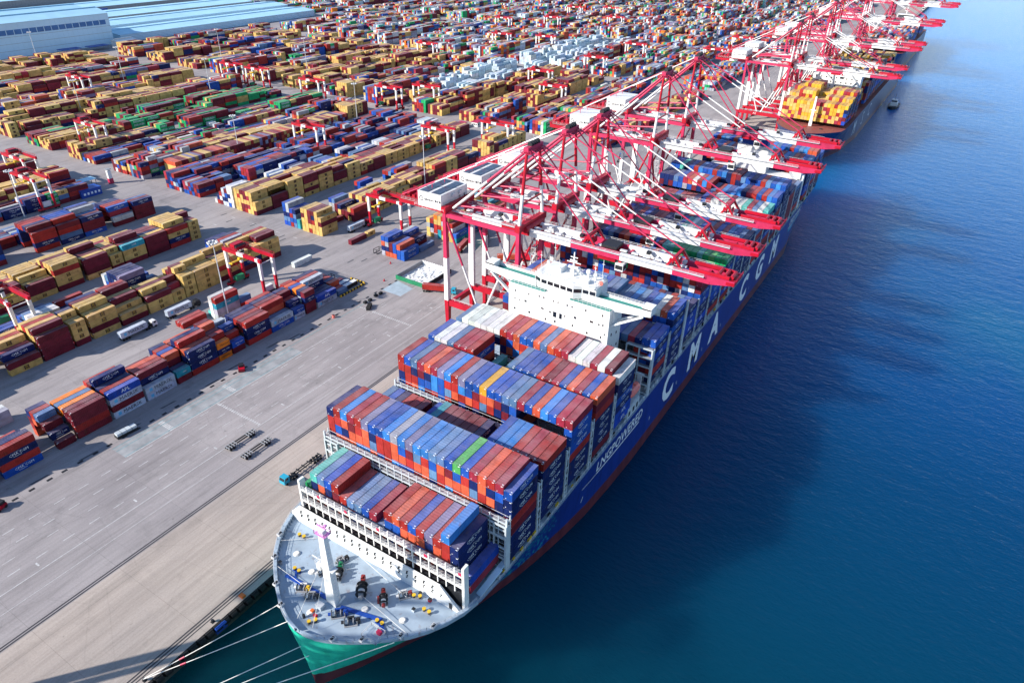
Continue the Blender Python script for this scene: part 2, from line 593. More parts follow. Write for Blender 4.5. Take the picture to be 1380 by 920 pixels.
# painted markings of the terminal road
g = MB()
for x, d, gap, w in ((-79.0, 3.4, 4.2, 0.22), (-73.0, 3.4, 4.4, 0.22), (-62.2, 3.4, 4.4, 0.22), (-67.6, 3.4, 9.0, 0.16)):
    y = -90.0
    while y < 420:
        if not (112 < y < 128 and x < -70):
            g.box(x - w / 2, y, 0.004, x + w / 2, y + d, 0.010)
        y += d + gap
for x, y0, y1, w in ((-57.0, -95, 420, 0.22), (-80.6, -19, 112, 0.2), (-50.5, -95, 260, 0.12)):
    g.box(x - w / 2, y0, 0.004, x + w / 2, y1, 0.010)
for yc in (17.3, 102.3):
    x = -80.0 if yc < 50 else -88.5
    while x < -57.0:
        g.box(x, yc - 0.55, 0.004, x + 0.55, yc + 0.55, 0.010)
        x += 1.1
for y0 in (-2.4, 25.0):
    for k in range(8):
        g.box(-88.0 + k * 0.95, y0, 0.011, -87.35 + k * 0.95, y0 + 1.9, 0.017)
for y in range(-60, 330, 30):
    g.box(-60.5, y, 0.004, -58.9, y + 0.5, 0.010)
for x in (-172, -186, -206, -224):
    for y in (128, 141):
        g.box(x - 1.5, y, 0.004, x + 1.5, y + 0.4, 0.010)
structure('road_markings', g, ['mark'])
g = MB()
for q in ([(-88.0, -19.5), (-80.7, -19.5), (-80.7, 60), (-88.0, 60)],):
    g.face([(x, y, 0.006) for x, y in q])
structure('worn_lane_paint', g, ['oldpaint'])
g = MB()
for x in (-88.2, -86.0, -81.2):
    g.box(x - 0.16, -19.5, 0.012, x + 0.16, 60 if x > -88 else 112, 0.018)
structure('turquoise_lines', g, ['turq'])
g = MB()
g.face([(x, y, 0.006) for x, y in ((-90.6, 121), (-78.9, 121), (-78.9, 130.5), (-90.6, 133))])
structure('pale_blue_parking_patch', g, ['markblue'])
g = MB()
for k in range(9):
    a = Vector((RND.uniform(-96, -92), -45 + k * 16 + RND.uniform(-4, 4), 0))
    g.face([(a.x, a.y, 0.008), (a.x + 0.9, a.y + 1, 0.008), (a.x + 1.0, a.y + 7, 0.008), (a.x + 0.2, a.y + 6, 0.008)])
for x0, y0 in ((-176, 133), (-180, 136), (-186, 132), (-192, 136), (-206, 138), (-222, 134), (-233, 139), (-126, 134), (-121, 139)):
    g.box(x0, y0, 0.004, x0 + 0.9, y0 + 4.5, 0.010)
structure('stained_asphalt', g, ['mudstain'])

# gully covers along the lane edge: a row one can count
y = -58.0
gc = None
k = 0
for i in range(38):
    y = -60 + i * 5.2 + RND.uniform(-0.4, 0.4)
    if gc is None:
        mb = MB().box(-0.5, -0.9, 0, 0.5, 0.9, 0.035, 0)
        mb.box(-0.34, -0.72, 0.035, 0.34, 0.72, 0.05, 0)
        gc = part('drain_cover', mb, ['dark'], None, (-91.1, y, 0.0))
        tag(gc, 'first drain cover from the left edge on the lane before the front block', 'drain cover', 'drain covers along the lane edge')
    else:
        o = gc.copy()
        COL.objects.link(o)
        o.location = (-91.1, y, 0)
        o['label'] = ORD40[i] + ' drain cover from the left edge on the lane before the front block'

# quay fenders and bollards
mb = MB()
mb.tube((0, -0.9, -1.6), (0, 0.9, -1.6), 0.85, 0, n=10)
mb.box(-0.75, -1.1, -2.6, -0.1, 1.1, -0.6, 0)
fen = None
bol = None
mbo = MB()
mbo.tube((0, 0, 0), (0, 0, 0.55), 0.26, 0, n=10)
mbo.tube((0, 0, 0.55), (0, 0, 0.8), 0.42, 0, r1=0.36, n=10)
mbo.box(-0.5, -0.5, 0, 0.5, 0.5, 0.07, 0)
for i in range(30):
    y = -72 + i * 2.45
    if y > -22:
        break
    if fen is None:
        fen = tag(part('fender', mb, ['black'], None, (-0.95, y, 0.6)), 'first black fender from the bottom edge along the quay', 'fender', 'rubber fenders along the quay edge')
    else:
        o = fen.copy()
        COL.objects.link(o)
        o.location = (-0.95, y, 0.6)
        o['label'] = ORD40[i] + ' black fender from the bottom edge along the quay'
for y, lab in ((-64.5, 'quay bollard nearest the bottom edge holding two white ropes'), (-45.0, 'quay bollard standing just before the bow between the rail and the water'), (-87.1, 'quay bollard out past the two rope one, holding the three bow lines')):
    if bol is None:
        bol = tag(part('bollard', mbo, ['dark'], None, (-2.9, y, 0.0)), lab, 'bollard', 'bollards on the quay edge')
    else:
        o = bol.copy()
        COL.objects.link(o)
        o.location = (-2.9, y, 0)
        o['label'] = lab
mb = MB().box(-0.8, -0.6, 0, 0.8, 0.6, 0.5, 0)
mb.box(-0.65, -0.45, 0.5, 0.65, 0.45, 0.62, 0)
tag(part('wooden_crate', mb, ['orange'], None, (-2.9, -35.5, 0)), 'small tan box on the quay edge close to the bow', 'crate')
mb = MB().box(-0.5, -1.6, -0.4, 0.7, 1.6, 1.4, 0)
mb.tube((0.2, -1.5, 1.4), (0.2, 1.5, 1.4), 0.25, 0)
tag(part('hanging_tarpaulin', mb, ['blue'], None, (-0.9, -44.5, -1.6)), 'blue cover hung on the quay face below the mooring ropes', 'tarpaulin')

# ================================================================== CONTAINERS
PAL = {
    'n': ((0.006, 0.018, 0.105), 'navy'), 'b': ((0.012, 0.075, 0.36), 'blue'), 'l': ((0.035, 0.19, 0.52), 'bright blue'),
    's': ((0.095, 0.19, 0.36), 'slate blue'), 'p': ((0.19, 0.18, 0.31), 'purplish grey'), 'r': ((0.34, 0.026, 0.022), 'brick red'),
    'm': ((0.30, 0.026, 0.05), 'crimson'), 'o': ((0.54, 0.095, 0.045), 'orange red'), 'd': ((0.15, 0.014, 0.026), 'maroon'),
    't': ((0.10, 0.46, 0.40), 'turquoise'), 'c': ((0.03, 0.30, 0.38), 'cyan'), 'g': ((0.012, 0.33, 0.11), 'green'),
    'y': ((0.60, 0.39, 0.125), 'ochre yellow'), 'Y': ((0.66, 0.36, 0.035), 'bright yellow'), 'w': ((0.62, 0.63, 0.62), 'white'),
    'k': ((0.36, 0.38, 0.42), 'grey'), 'M': ((0.46, 0.53, 0.62), 'pale grey'), 'A': ((0.012, 0.06, 0.38), 'royal blue'),
    'h': ((0.78, 0.20, 0.02), 'vivid orange'), 'G': ((0.10, 0.42, 0.12), 'light green'), 'W': ((0.50, 0.62, 0.70), 'icy white'),
    'C': ((0.02, 0.10, 0.42), 'deep blue'),
}
LOGO = {'n': ('CMA CGM', 1.3, 'letter'), 'b': ('CMA CGM', 1.3, 'letter'), 'y': ('m\nsc', 1.5, 'ink'), 
        'M': ('MAERSK', 2.0, 'ink'), 'A': ('APL', 2.0, 'letter'), 'g': ('EVERGREEN', 1.7, 'letter'), 'h': ('Hapag-Lloyd', 1.4, 'ink'),
        'C': ('COSCO', 1.8, 'letter'), 'c': ('ONE', 1.2, 'letter')}
BOXES = []      # x0, y0, z0, sx, sy, h, colour key, faces shown (top, front, side), label, group

def rnd_tint(c):
    k = RND.uniform(0.82, 1.14)
    return tuple(max(0.003, min(0.95, v * k * RND.uniform(0.95, 1.05))) for v in c)

def add_box(x, y, z, sx, sy, h, ck, top, front, side, label=None, group=None, logo=True):
    BOXES.append((x, y, z, sx, sy, h, ck, top, front, side, label, group, logo))

def pick(p):
    return p[RND.randrange(len(p))]

# ------------------------------------------------------------------ deck cargo of the big ship
HZ = 2.85
PITCH = 2.52
def ship_bay(y, tops, zt, base, c0=0, fronts='rrronnbbsdrodl', name=None, zfront=None, zback=None, xoff=0.0, L=12.19, side_extra='', group=None, ship='', pitch=PITCH, w=2.36):
    """tops: colour key per row from the quay side (' ' empty); zt: list of top heights"""
    n = len(tops)
    for i, ck in enumerate(tops):
        z = zt[i]
        if ck == ' ' or z <= base:
            continue
        zl = zt[i - 1] if i > 0 and tops[i - 1] != ' ' else 0
        zr = zt[i + 1] if i < n - 1 and tops[i + 1] != ' ' else 0
        zf = zfront[i + c0] if zfront is not None else 0
        zb = zback[i + c0] if zback is not None else 0
        k = 0
        while z - HZ >= base - 0.6 and k < 10:
            zb0 = z - HZ
            ex = (k == 0, z - 0.6 > zf, z - 0.6 > zr)
            if any(ex) or z - 0.6 > zl or z - 0.6 > zb:
                lab = None
                if name and k < 9 and i + c0 < 28:
                    tier = 'top' if k == 0 else ORD[k] + '-highest'
                    lab = '%s container, ' + tier + ' tier, ' + ORD[i + c0] + ' row from quay side, ' + name
                key = ck if k == 0 else pick(fronts)
                if k > 0 and ex[2] and i == n - 1:
                    key = pick('nnnbdrnnA')
                add_box(xoff + (i + c0) * pitch + pitch / 2 - w / 2, y, zb0, w, L, HZ - 0.04, key, ex[0], ex[1], ex[2], lab, group)
            z -= HZ
            k += 1

def rows24(spec):
    return list(spec)

E0 = [0.0] * 30
def zs(*parts):
    out = []
    for z, n in parts:
        out += [z] * n
    return out
BAYS = [
    (-15.0, 'ggtsbrrssbmsrorbrprln'[1:], 2, [30.0] + zs((34.6, 4), (31.8, 5), (29.2, 1), (34.7, 7), (37.5, 1), (34.8, 1)), 'stack nearest bow'),
    (0.0, 'nrlmrpbblklpllssbGbmormb', 0, zs((43.4, 1), (44.0, 22), (42.9, 1)), 'second stack from bow'),
    (15.0, 'sbnrrd bcdddddn  bllrmrr', 0, zs((34.4, 6), (28, 1), (35.4, 1), (36.6, 8), (32, 1), (41.2, 7)), 'third stack from bow'),
    (30.0, 'rbsmomplrpbbYbbssmbolbmm', 0, zs((44.4, 24)), 'fourth stack from bow'),
    (45.0, 'bwwsmmr t t sbbbrdmbombo', 0, zs((43.8, 7), (0, 1), (37.2, 1), (0, 1), (37.2, 1), (0, 1), (43.4, 12)), 'fifth stack from bow'),
    (60.0, 'swwwwwwrmobbosormwwwmwdw', 0, zs((42.9, 1), (43.6, 6), (44.2, 10), (43.4, 6), (41.6, 1)), 'sixth stack just before deckhouse'),
    (89.0, 'bsnbmnnsnbrnmbsndnbsmnbb', 0, zs((38.6, 22), (39.5, 2)), 'first stack behind deckhouse'),
    (104.0, 'borslnboblllbsssslsblwob', 0, zs((43.2, 5), (41, 5), (44.6, 5), (43.0, 9)), 'second stack behind deckhouse'),
    (119.0, 'nrbdnbbsnrbdnrsbnbdnrsbn', 0, zs((36.5, 24)), 'third stack behind deckhouse'),
    (132.5, 'bdlmwbogggggrnrrbnrblwrm', 0, zs((43.0, 6), (43.4, 18)), 'fourth stack behind deckhouse'),
    (148.0, 'bnrsbnbnrobnrbnmrbsmrnom', 0, zs((38.5, 24)), 'fifth stack behind deckhouse'),
    (162.5, 'dnbsnronbrobmttggggtgGgg'[:24], 0, zs((40.4, 24)), None),
    (178.0, 'nbnrsnbbrmnnbrnbosnbnrsb', 0, zs((35.5, 24)), None),
    (193.0, 'bnnrbnmrnndbtwkbsrbmlbsn', 0, zs((38.4, 24)), None),
    (208.0, 'rbnbrnbsrbnrnbbrnmbrlbrs', 0, zs((37.5, 24)), None),
    (224.0, 'nrdmrbmrdnrbmwwwmwwtmswt', 0, zs((38.6, 11), (41.6, 13)), None),
    (239.0, 'nnnsbmowrlrsrlbllnmrbrlb', 0, zs((44.4, 11), (41.4, 5), (43.4, 8)), None),
    (254.0, 'bbtnbrlbbrblnrdsbnbrsblb', 0, zs((46.2, 15), (45.2, 9)), None),
    (269.0, 'nbsrnbnbsbrnbrnbsnlrnbsn', 0, zs((38.0, 24)), None),
    (284.0, 'bnbrsnbnbsnrbsnnbrlnbrns', 0, zs((36.0, 24)), None),
    (308.0, 'srlbosrblmsrbslobrlsorbs', 0, zs((44.0, 24)), None),
    (323.0, 'brlsbolbrslborlsblrbsloo', 0, zs((45.4, 24)), None),
    (338.0, 'nrbsnbrnbsnrbnsnrbnsbnrb', 0, zs((40.0, 24)), None),
]
def full(row, c0, z):
    out = [0.0] * 30
    for i, c in enumerate(row):
        if c != ' ':
            out[i + c0] = z[i]
    return out
for bi, (y, row, c0, z, nm) in enumerate(BAYS):
    if nm == 'stack nearest bow':
        c0 = 2
    zf = full(BAYS[bi - 1][1], BAYS[bi - 1][2], BAYS[bi - 1][3]) if bi > 0 else E0
    if nm and nm.startswith('first stack behind'):
        zf = [0] * 3 + [50] * 18 + [0] * 9
    zb = full(BAYS[bi + 1][1], BAYS[bi + 1][2], BAYS[bi + 1][3]) if bi < len(BAYS) - 1 else E0
    ship_bay(y, row, z, 20.6, c0, fronts=('rrooonbbsrnlrod' if y < 75 else 'nndrdbnrbsnkdw'), name=nm, zfront=zf, zback=zb, group='containers stacked on the deck of the navy ship')

# ------------------------------------------------------------------ yard blocks
FR = [-102.5, -160.5, -214.5, -267.0, -325.5, -380.0, -436.0, -492.0, -548.0, -604.0, -660.0, -716.0, -768.0, -850.0, -910.0, -970.0]
SEGS = [(-92.0, 121.0), (151.0, 376.0), (402.0, 626.0), (652.0, 876.0), (902.0, 1126.0), (1152.0, 1376.0), (1402.0, 1650.0)]
RP = 2.62
YH = 2.72
P_MSC = 'yyyyyyyddddddrrmyyyddyn'
P_CMA = 'nnbrrddnnsbmrnkb'
P_MIX = 'nbrddyyrsnkobddrmwypgnrdk'
P_GRN = 'ggggdddrggdnyd'
P_WHT = 'WWWWWWwwWWMW'
P_FAR = 'yyydddrmdnskpowykWrybdkwWgs'
P_FAR2 = 'yydrdnbsokpwhrtpdgskwWkmo'

def yard_stack(x, y, L, cols, nb, label=None, logo_ok=True):
    """one pile; x is its quay-side face; nb = (front height, side height, back, far) of the neighbours in tiers"""
    n = len(cols)
    for k in range(n):
        top = k == n - 1
        fr, sd = k >= nb[0], k >= nb[1]
        if top or fr or sd or k >= nb[2] or k >= nb[3]:
            lab = None
            if label:
                d = n - 1 - k
                lab = '%s container, ' + ('top' if d == 0 else ORD[d] + '-highest') + ' tier, ' + label
            add_box(x - 2.40, y, 0.05 + k * YH, 2.34, L, YH - 0.04, cols[k], top, fr, sd, lab, 'containers stacked in the yard')

def block(xf, y0, slots, rows, heights, pal, fronts=None, label=None):
    """slots: list of (y, L); heights[slot][row]"""
    ns = len(slots)
    for s, (y, L) in enumerate(slots):
        for r in range(rows):
            h = heights[s][r]
            if h <= 0:
                continue
            cols = [pick(pal) for _ in range(h)]
            if fronts and r == 0 and fronts[s]:
                cols = list(fronts[s])
                h = len(cols)
            elif pal in (P_MIX, P_FAR, P_FAR2) and RND.random() < 0.35:
                c = cols[0]
                cols = [c if RND.random() < 0.75 else q for q in cols]
            elif pal in (P_MSC,) and RND.random() < 0.6:
                c = pick('yyd')
                cols = [c if RND.random() < 0.7 else q for q in cols]
            hf = heights[s - 1][r] if s > 0 else 0
            hs = heights[s][r - 1] if r > 0 else 0
            hb = heights[s + 1][r] if s < ns - 1 else 0
            hx = heights[s][r + 1] if r < rows - 1 else 0
            lab = None
            if label and s < 30:
                lab = ORD[r] + ' row, ' + ORD[s] + ' bay of ' + label
            yard_stack(xf - r * RP, y, L, cols, (hf, hs, hb, hx), lab)

def in_view(x, y, m=60):
    px, py, z = to_px((x, y, 6))
    return z > 1 and -m < px < 1024 + m and -m < py < 682 + m

def auto_slots(y0, y1):
    out, y = [], y0
    while y + 12.3 < y1:
        if RND.random() < 0.22 and y + 12.8 < y1:
            out += [(y, 6.06), (y + 6.45, 6.06)]
            y += 12.95
        else:
            out.append((y, 12.19))
            y += 12.95
    return out

def auto_heights(ns, rows, lo, hi, empty=0.08, wild=False):
    hs, base = [], RND.uniform(lo, hi)
    for s in range(ns):
        base = min(hi, max(lo, base + RND.uniform(-0.8, 0.9)))
        row = []
        e = RND.random() < empty
        for r in range(rows):
            h = int(round(base + (RND.choice((-2, -1, -1, 0, 0, 1)) if wild else RND.choice((-1, 0, 0, 0, 0, 0, 0, 0)))))
            if e or RND.random() < 0.03:
                h = RND.choice((0, 0, 1))
            row.append(max(0, min(5, h)))
        hs.append(row)
    return hs

# hand-placed front block (nearest the quay): y, length, colours bottom to top, heights of the rows behind
F0 = [
    (-61.0, 12.19, 'bdn', [3, 3, 2, 2, 2]), (-47.0, 12.19, 'brnr', [4, 3, 3, 2, 2]), (-29.5, 6.06, 'd', [2, 3, 4, 4, 4]),
    (-22.6, 12.19, 'drdd', [4, 4, 4, 4, 3]), (-9.2, 12.19, 'MdMA', [4, 4, 5, 4, 4]), (3.9, 12.19, 'MM', [4, 4, 4, 3, 3]),
    (17.0, 6.06, 'dc', [2, 4, 4, 4, 4]), (23.6, 12.19, 'rnnn', [4, 5, 5, 4, 4]), (36.2, 6.06, 'hnh', [4, 4, 5, 5, 4]),
    (43.0, 6.06, 'db', [3, 4, 3, 4, 3]), (50.9, 12.19, 'rnnr', [4, 4, 4, 4, 3]), (63.7, 12.19, 'bM', [2, 4, 4, 4, 4]),
    (76.6, 6.06, 'Mb', [3, 3, 4, 4, 3]), (83.6, 6.06, 'ddnd', [4, 4, 4, 4, 4]), (90.6, 12.19, 'MA', [2, 2, 4, 4, 4]), (104.0, 6.06, 's', [1, 2, 2, 2, 2]),
]
BL = 'the quayside yard block'
hts = [[len(f)] + h for _, _, f, h in F0]
block(-102.5, 0, [(y, L) for y, L, _, _ in F0], 6, hts, 'nnbrrddnsoMrnboh', [f for _, _, f, _ in F0], BL)
# sparse piles in the lane behind it
for x, y, L, cols, lb in ((-131.5, -42.0, 12.19, 'kk', 'pale pile left of the stepped stack, quay side'), (-134.1, -42.0, 12.19, 'kw', 'pale pile left of the stepped stack, inland side'),
                          (-130.3, 57.5, 12.19, 'kkcr', 'grey pile right behind the tall light mast'), (-132.9, 57.5, 12.19, 'wwww', 'white pile behind the tall light mast'), (-135.6, 58.0, 6.06, 't', 'alone behind the white pile'),
                          (-137.0, 44.0, 12.19, 'r', 'one of two red boxes on the lane, quay side'), (-139.7, 44.0, 12.19, 'r', 'one of two red boxes on the lane, inland side'), (-131.0, 70.5, 6.06, 'rs', 'short pile beside the gantry crane'),
                          (-143.0, 114.0, 12.19, 'w', 'alone on the ground before the cross road'), (-139.0, 151.5, 12.19, 'd', 'alone on the ground beyond the cross road'), (-139.2, 165.0, 6.06, 'y', 'short one behind the maroon box beyond the cross road')):
    yard_stack(x, y, L, cols, (0, 0, 0, 0), lb)
# second block: ochre and maroon
F1 = [
    (-74.0, 12.19, 'dyd', [3, 4, 4, 4, 3]), (-61.0, 12.19, 'ydyd', [4, 4, 4, 4, 4]), (-48.0, 12.19, 'dydy', [4, 4, 5, 4, 4]), (-35.0, 12.19, 'dyd', [4, 4, 5, 4, 4]),
    (-15.9, 12.19, 'yd', [3, 3, 4, 4, 4]), (-2.8, 12.19, 'dddd', [5, 5, 5, 5, 4]), (10.4, 6.06, 'dyyy', [4, 5, 5, 4, 4]), (17.9, 12.19, 'ydyy', [4, 5, 5, 5, 5]),
    (31.1, 12.19, 'dy', [3, 4, 4, 5, 5]), (44.2, 12.19, 'yyd', [4, 4, 4, 3, 3]), (56.6, 6.06, 'yy', [3, 4, 3, 3, 3]), (63.2, 6.06, 'yyyy', [4, 5, 5, 4, 4]), (69.8, 12.19, 'yyyy', [4, 4, 5, 4, 4]),
    (82.8, 12.19, 'dyry', [4, 4, 4, 5, 4]), (95.8, 12.19, 'dnyy', [4, 4, 5, 4, 4]), (108.7, 12.19, 'dyyy', [5, 5, 5, 5, 3]),
]
hts = [[len(f)] + h for _, _, f, h in F1]
block(-160.5, 0, [(y, L) for y, L, _, _ in F1], 6, hts, P_MSC, [f for _, _, f, _ in F1], 'second ochre yard block inland')
block(-178.4, 0, [(-9.0, 12.19), (4.0, 12.19), (17.0, 12.19), (44.0, 12.19), (57.5, 6.06), (100.0, 12.19)], 6,
      [[1, 2, 3, 3, 2, 2], [4, 4, 4, 3, 3, 3], [3, 3, 4, 3, 2, 2], [5, 5, 5, 5, 4, 4], [1, 2, 2, 1, 2, 2], [4, 4, 4, 3, 3, 3]], 'nnwrsbnk', ['b', 'bnbw', 'bnb', 'rrnnp', 'y', 'kkwk'], 'mixed lane behind the ochre block')
F2 = [
    (-20.0, 12.19, 'ydyd', [4, 4, 4, 4, 4]), (-7.0, 12.19, 'yyd', [3, 4, 4, 4, 4]), (6.0, 12.19, 'dyyd', [4, 4, 4, 4, 3]), (20.3, 12.19, 'ydd', [3, 4, 3, 4, 4]), (33.2, 12.19, 'dyyry', [5, 5, 5, 5, 4]), (47.5, 12.19, 'yddd', [4, 4, 4, 5, 5]), (60.6, 6.06, 'dyy', [4, 4, 4, 4, 3]),
    (67.4, 12.19, 'dyyc', [4, 5, 5, 4, 4]), (80.4, 12.19, 'dddd', [4, 4, 4, 4, 3]), (93.2, 12.19, 'rnyr', [5, 5, 5, 5, 5]), (106.0, 6.06, 'yyyy', [4, 4, 5, 5, 4])]
hts = [[len(f)] + h for _, _, f, h in F2]
block(-214.5, 0, [(y, L) for y, L, _, _ in F2], 6, hts, P_MSC, [f for _, _, f, _ in F2], 'third yard block inland')
F3 = [
    (23.0, 12.19, 'dbnnn', [5, 5, 4, 4, 4]), (50.3, 12.19, 'rnrr', [5, 5, 5, 5, 5]), (63.4, 12.19, 'nsrd', [5, 5, 5, 5, 5]), (76.5, 12.19, 'bddn', [4, 4, 5, 5, 5]),
    (93.5, 12.19, 'dk', [4, 4, 4, 4, 4]), (107.0, 12.19, 'dddn', [4, 4, 3, 3, 3])]
hts = [[len(f)] + h for _, _, f, h in F3]
block(-266.0, 0, [(y, L) for y, L, _, _ in F3], 6, hts, P_CMA, [f for _, _, f, _ in F3], 'fourth yard block inland')
# blocks just beyond the cross road
Gs = 'beyond the cross road'
block(-102.0, 0, [(152.0, 12.19), (165.5, 12.19)], 6, [[2, 3, 3, 3, 4, 4], [1, 0, 2, 2, 3, 3]], 'rndobk', ['CC', 's'], 'front block ' + Gs)
block(-93.0, 0, [(186.0, 12.19), (199.5, 12.19), (213.0, 12.19), (226.5, 12.19)], 8, [[2, 4, 5, 5, 5, 5, 4, 4], [3, 4, 5, 5, 5, 4, 4, 4], [4, 4, 3, 4, 4, 4, 3, 3], [3, 3, 4, 4, 3, 3, 4, 4]], 'yyhdkwyrnc', ['cC', 'nCb', 'rkdr', 'bkr'], 'blue and ochre block ' + Gs)
S1 = auto_slots(151.0, 372.0)
def hh(n, rows, lo, hi, first):
    h = auto_heights(n, rows, lo, hi, 0.04)
    h[0] = first
    return h
block(-160.5, 0, S1, 6, hh(len(S1), 6, 3, 4.6, [4, 5, 5, 5, 5, 5]), P_MSC, ['yydy'] + ['yyby'] + ['ddr'] + [None] * (len(S1) - 3), 'second block ' + Gs)
block(-178.4, 0, [(151.5, 12.19), (187.0, 12.19), (200.0, 12.19), (213.0, 12.19), (240, 12.19), (253, 12.19)], 6, [[2, 4, 4, 5, 5, 0], [0, 0, 0, 2, 2, 0], [1, 1, 0, 0, 0, 0], [3, 3, 2, 2, 3, 3], [3, 4, 4, 3, 3, 3], [2, 2, 1, 2, 3, 3]], 'nbAsrk', ['cc', None, 'n', None, None, None], 'navy lane ' + Gs)
block(-214.5, 0, S1, 7, hh(len(S1), 7, 3, 4.8, [3, 5, 5, 5, 5, 5, 5]), P_MSC, ['dyy', 'ddd'] + [None] * (len(S1) - 2), 'third block ' + Gs)
block(-235.0, 0, [(151.5, 12.19)] + [(165 + 13 * k, 12.19) for k in range(15)], 7, [[5, 5, 4, 4, 3, 2, 1]] + auto_heights(15, 7, 1, 4, 0.15), 'nbsrwdkM', ['wwwww'] + [None] * 15, 'white ended lane ' + Gs)

def region_pal(x, y):
    if -345 < x < -280 and 402 < y < 900:
        return P_WHT, 3, 5
    if -300 < x < -265 and y < 376:
        return P_CMA, 1.5, 4
    if -470 < x < -375 and 151 < y < 376:
        return P_GRN if RND.random() < 0.6 else P_MIX, 1.5, 4.4
    if y < 130:
        return (P_MSC if x < -430 or RND.random() < 0.7 else P_MIX), 2, 5
    if y < 640:
        return (P_MSC if RND.random() < 0.62 else P_MIX), 2.5, 5
    if y > 990 and x > -330:
        return P_FAR2, 2, 5
    return (P_FAR if RND.random() < 0.6 else P_FAR2), 2.4, 5

def shed_zone(x, y):
    return x < -770 and 60 < y < 790

for si, (y0, y1) in enumerate(SEGS):
    for fi, xf in enumerate(FR):
        for sub in (0, 1):
            x = xf - sub * 18.0
            rows = 6
            if si == 0 and fi < 4 and not (fi == 2 and sub == 1) and not (fi == 3 and sub == 1):
                continue
            if si == 1 and (fi in (1, 2) or (fi == 0)):
                continue
            if fi == 0 and sub == 1 and si < 3:
                continue
            if not (in_view(x, y0, 200) or in_view(x, (y0 + y1) / 2, 200) or in_view(x, y1, 200) or in_view(x - 16, (y0 * 3 + y1) / 4, 200)):
                continue
            sl = [q for q in auto_slots(y0, y1) if in_view(x - 8, q[0] + 6) and not shed_zone(x - 10, q[0])]
            if not sl:
                continue
            pal, lo, hi = region_pal(x - 8, (sl[0][0] + sl[-1][0]) / 2)
            if si == 0 and fi == 4 and sub == 0:
                pal, lo, hi = P_MIX, 1, 3.4
            if si == 0 and fi in (2, 3):
                pal, lo, hi = 'nbrsdkwn', 0, 2.4
            # palette may change along the block
            cut, i0 = [], 0
            while i0 < len(sl):
                i1 = min(len(sl), i0 + RND.randrange(4, 10))
                cut.append((i0, i1))
                i0 = i1
            for a, b_ in cut:
                pp, l2, h2 = (pal, lo, hi) if RND.random() < 0.55 else region_pal(x - 8, sl[a][0])
                block(x, 0, sl[a:b_], rows, auto_heights(b_ - a, rows, min(l2, hi), min(h2, hi), 0.08, pp is P_WHT), pp)
# the long pile laid crosswise, its striped roofs showing box ends to the road
for k in range(62):
    y = 166 + k * 2.62
    for t in range(4):
        if t == 3 or True:
            add_box(-322.0, y, 0.05 + t * YH, 12.19, 2.44, YH - 0.04, pick('ddyrkdyodrpy'), t == 3, k == 0, True, None, None, False)

# ------------------------------------------------------------------ container meshes
def ribbed(mb, y0, y1, x, out, z0, z1, n):
    """corrugated side wall at x, facing out (+1/-1)"""
    st = (y1 - y0) / n
    pr = []
    for i in range(n):
        a = y0 + i * st
        pr += [(a, 0.0), (a + st * 0.28, 0.0), (a + st * 0.5, 0.045), (a + st * 0.78, 0.045)]
    pr.append((y1, 0.0))
    k = len(mb.v)
    for y, d in pr:
        mb.v += [(x - out * d, y, z0), (x - out * d, y, z1)]
    for i in range(len(pr) - 1):
        q = (k + 2 * i, k + 2 * i + 2, k + 2 * i + 3, k + 2 * i + 1)
        mb.f.append(q if out > 0 else q[::-1])
        mb.m.append(0)

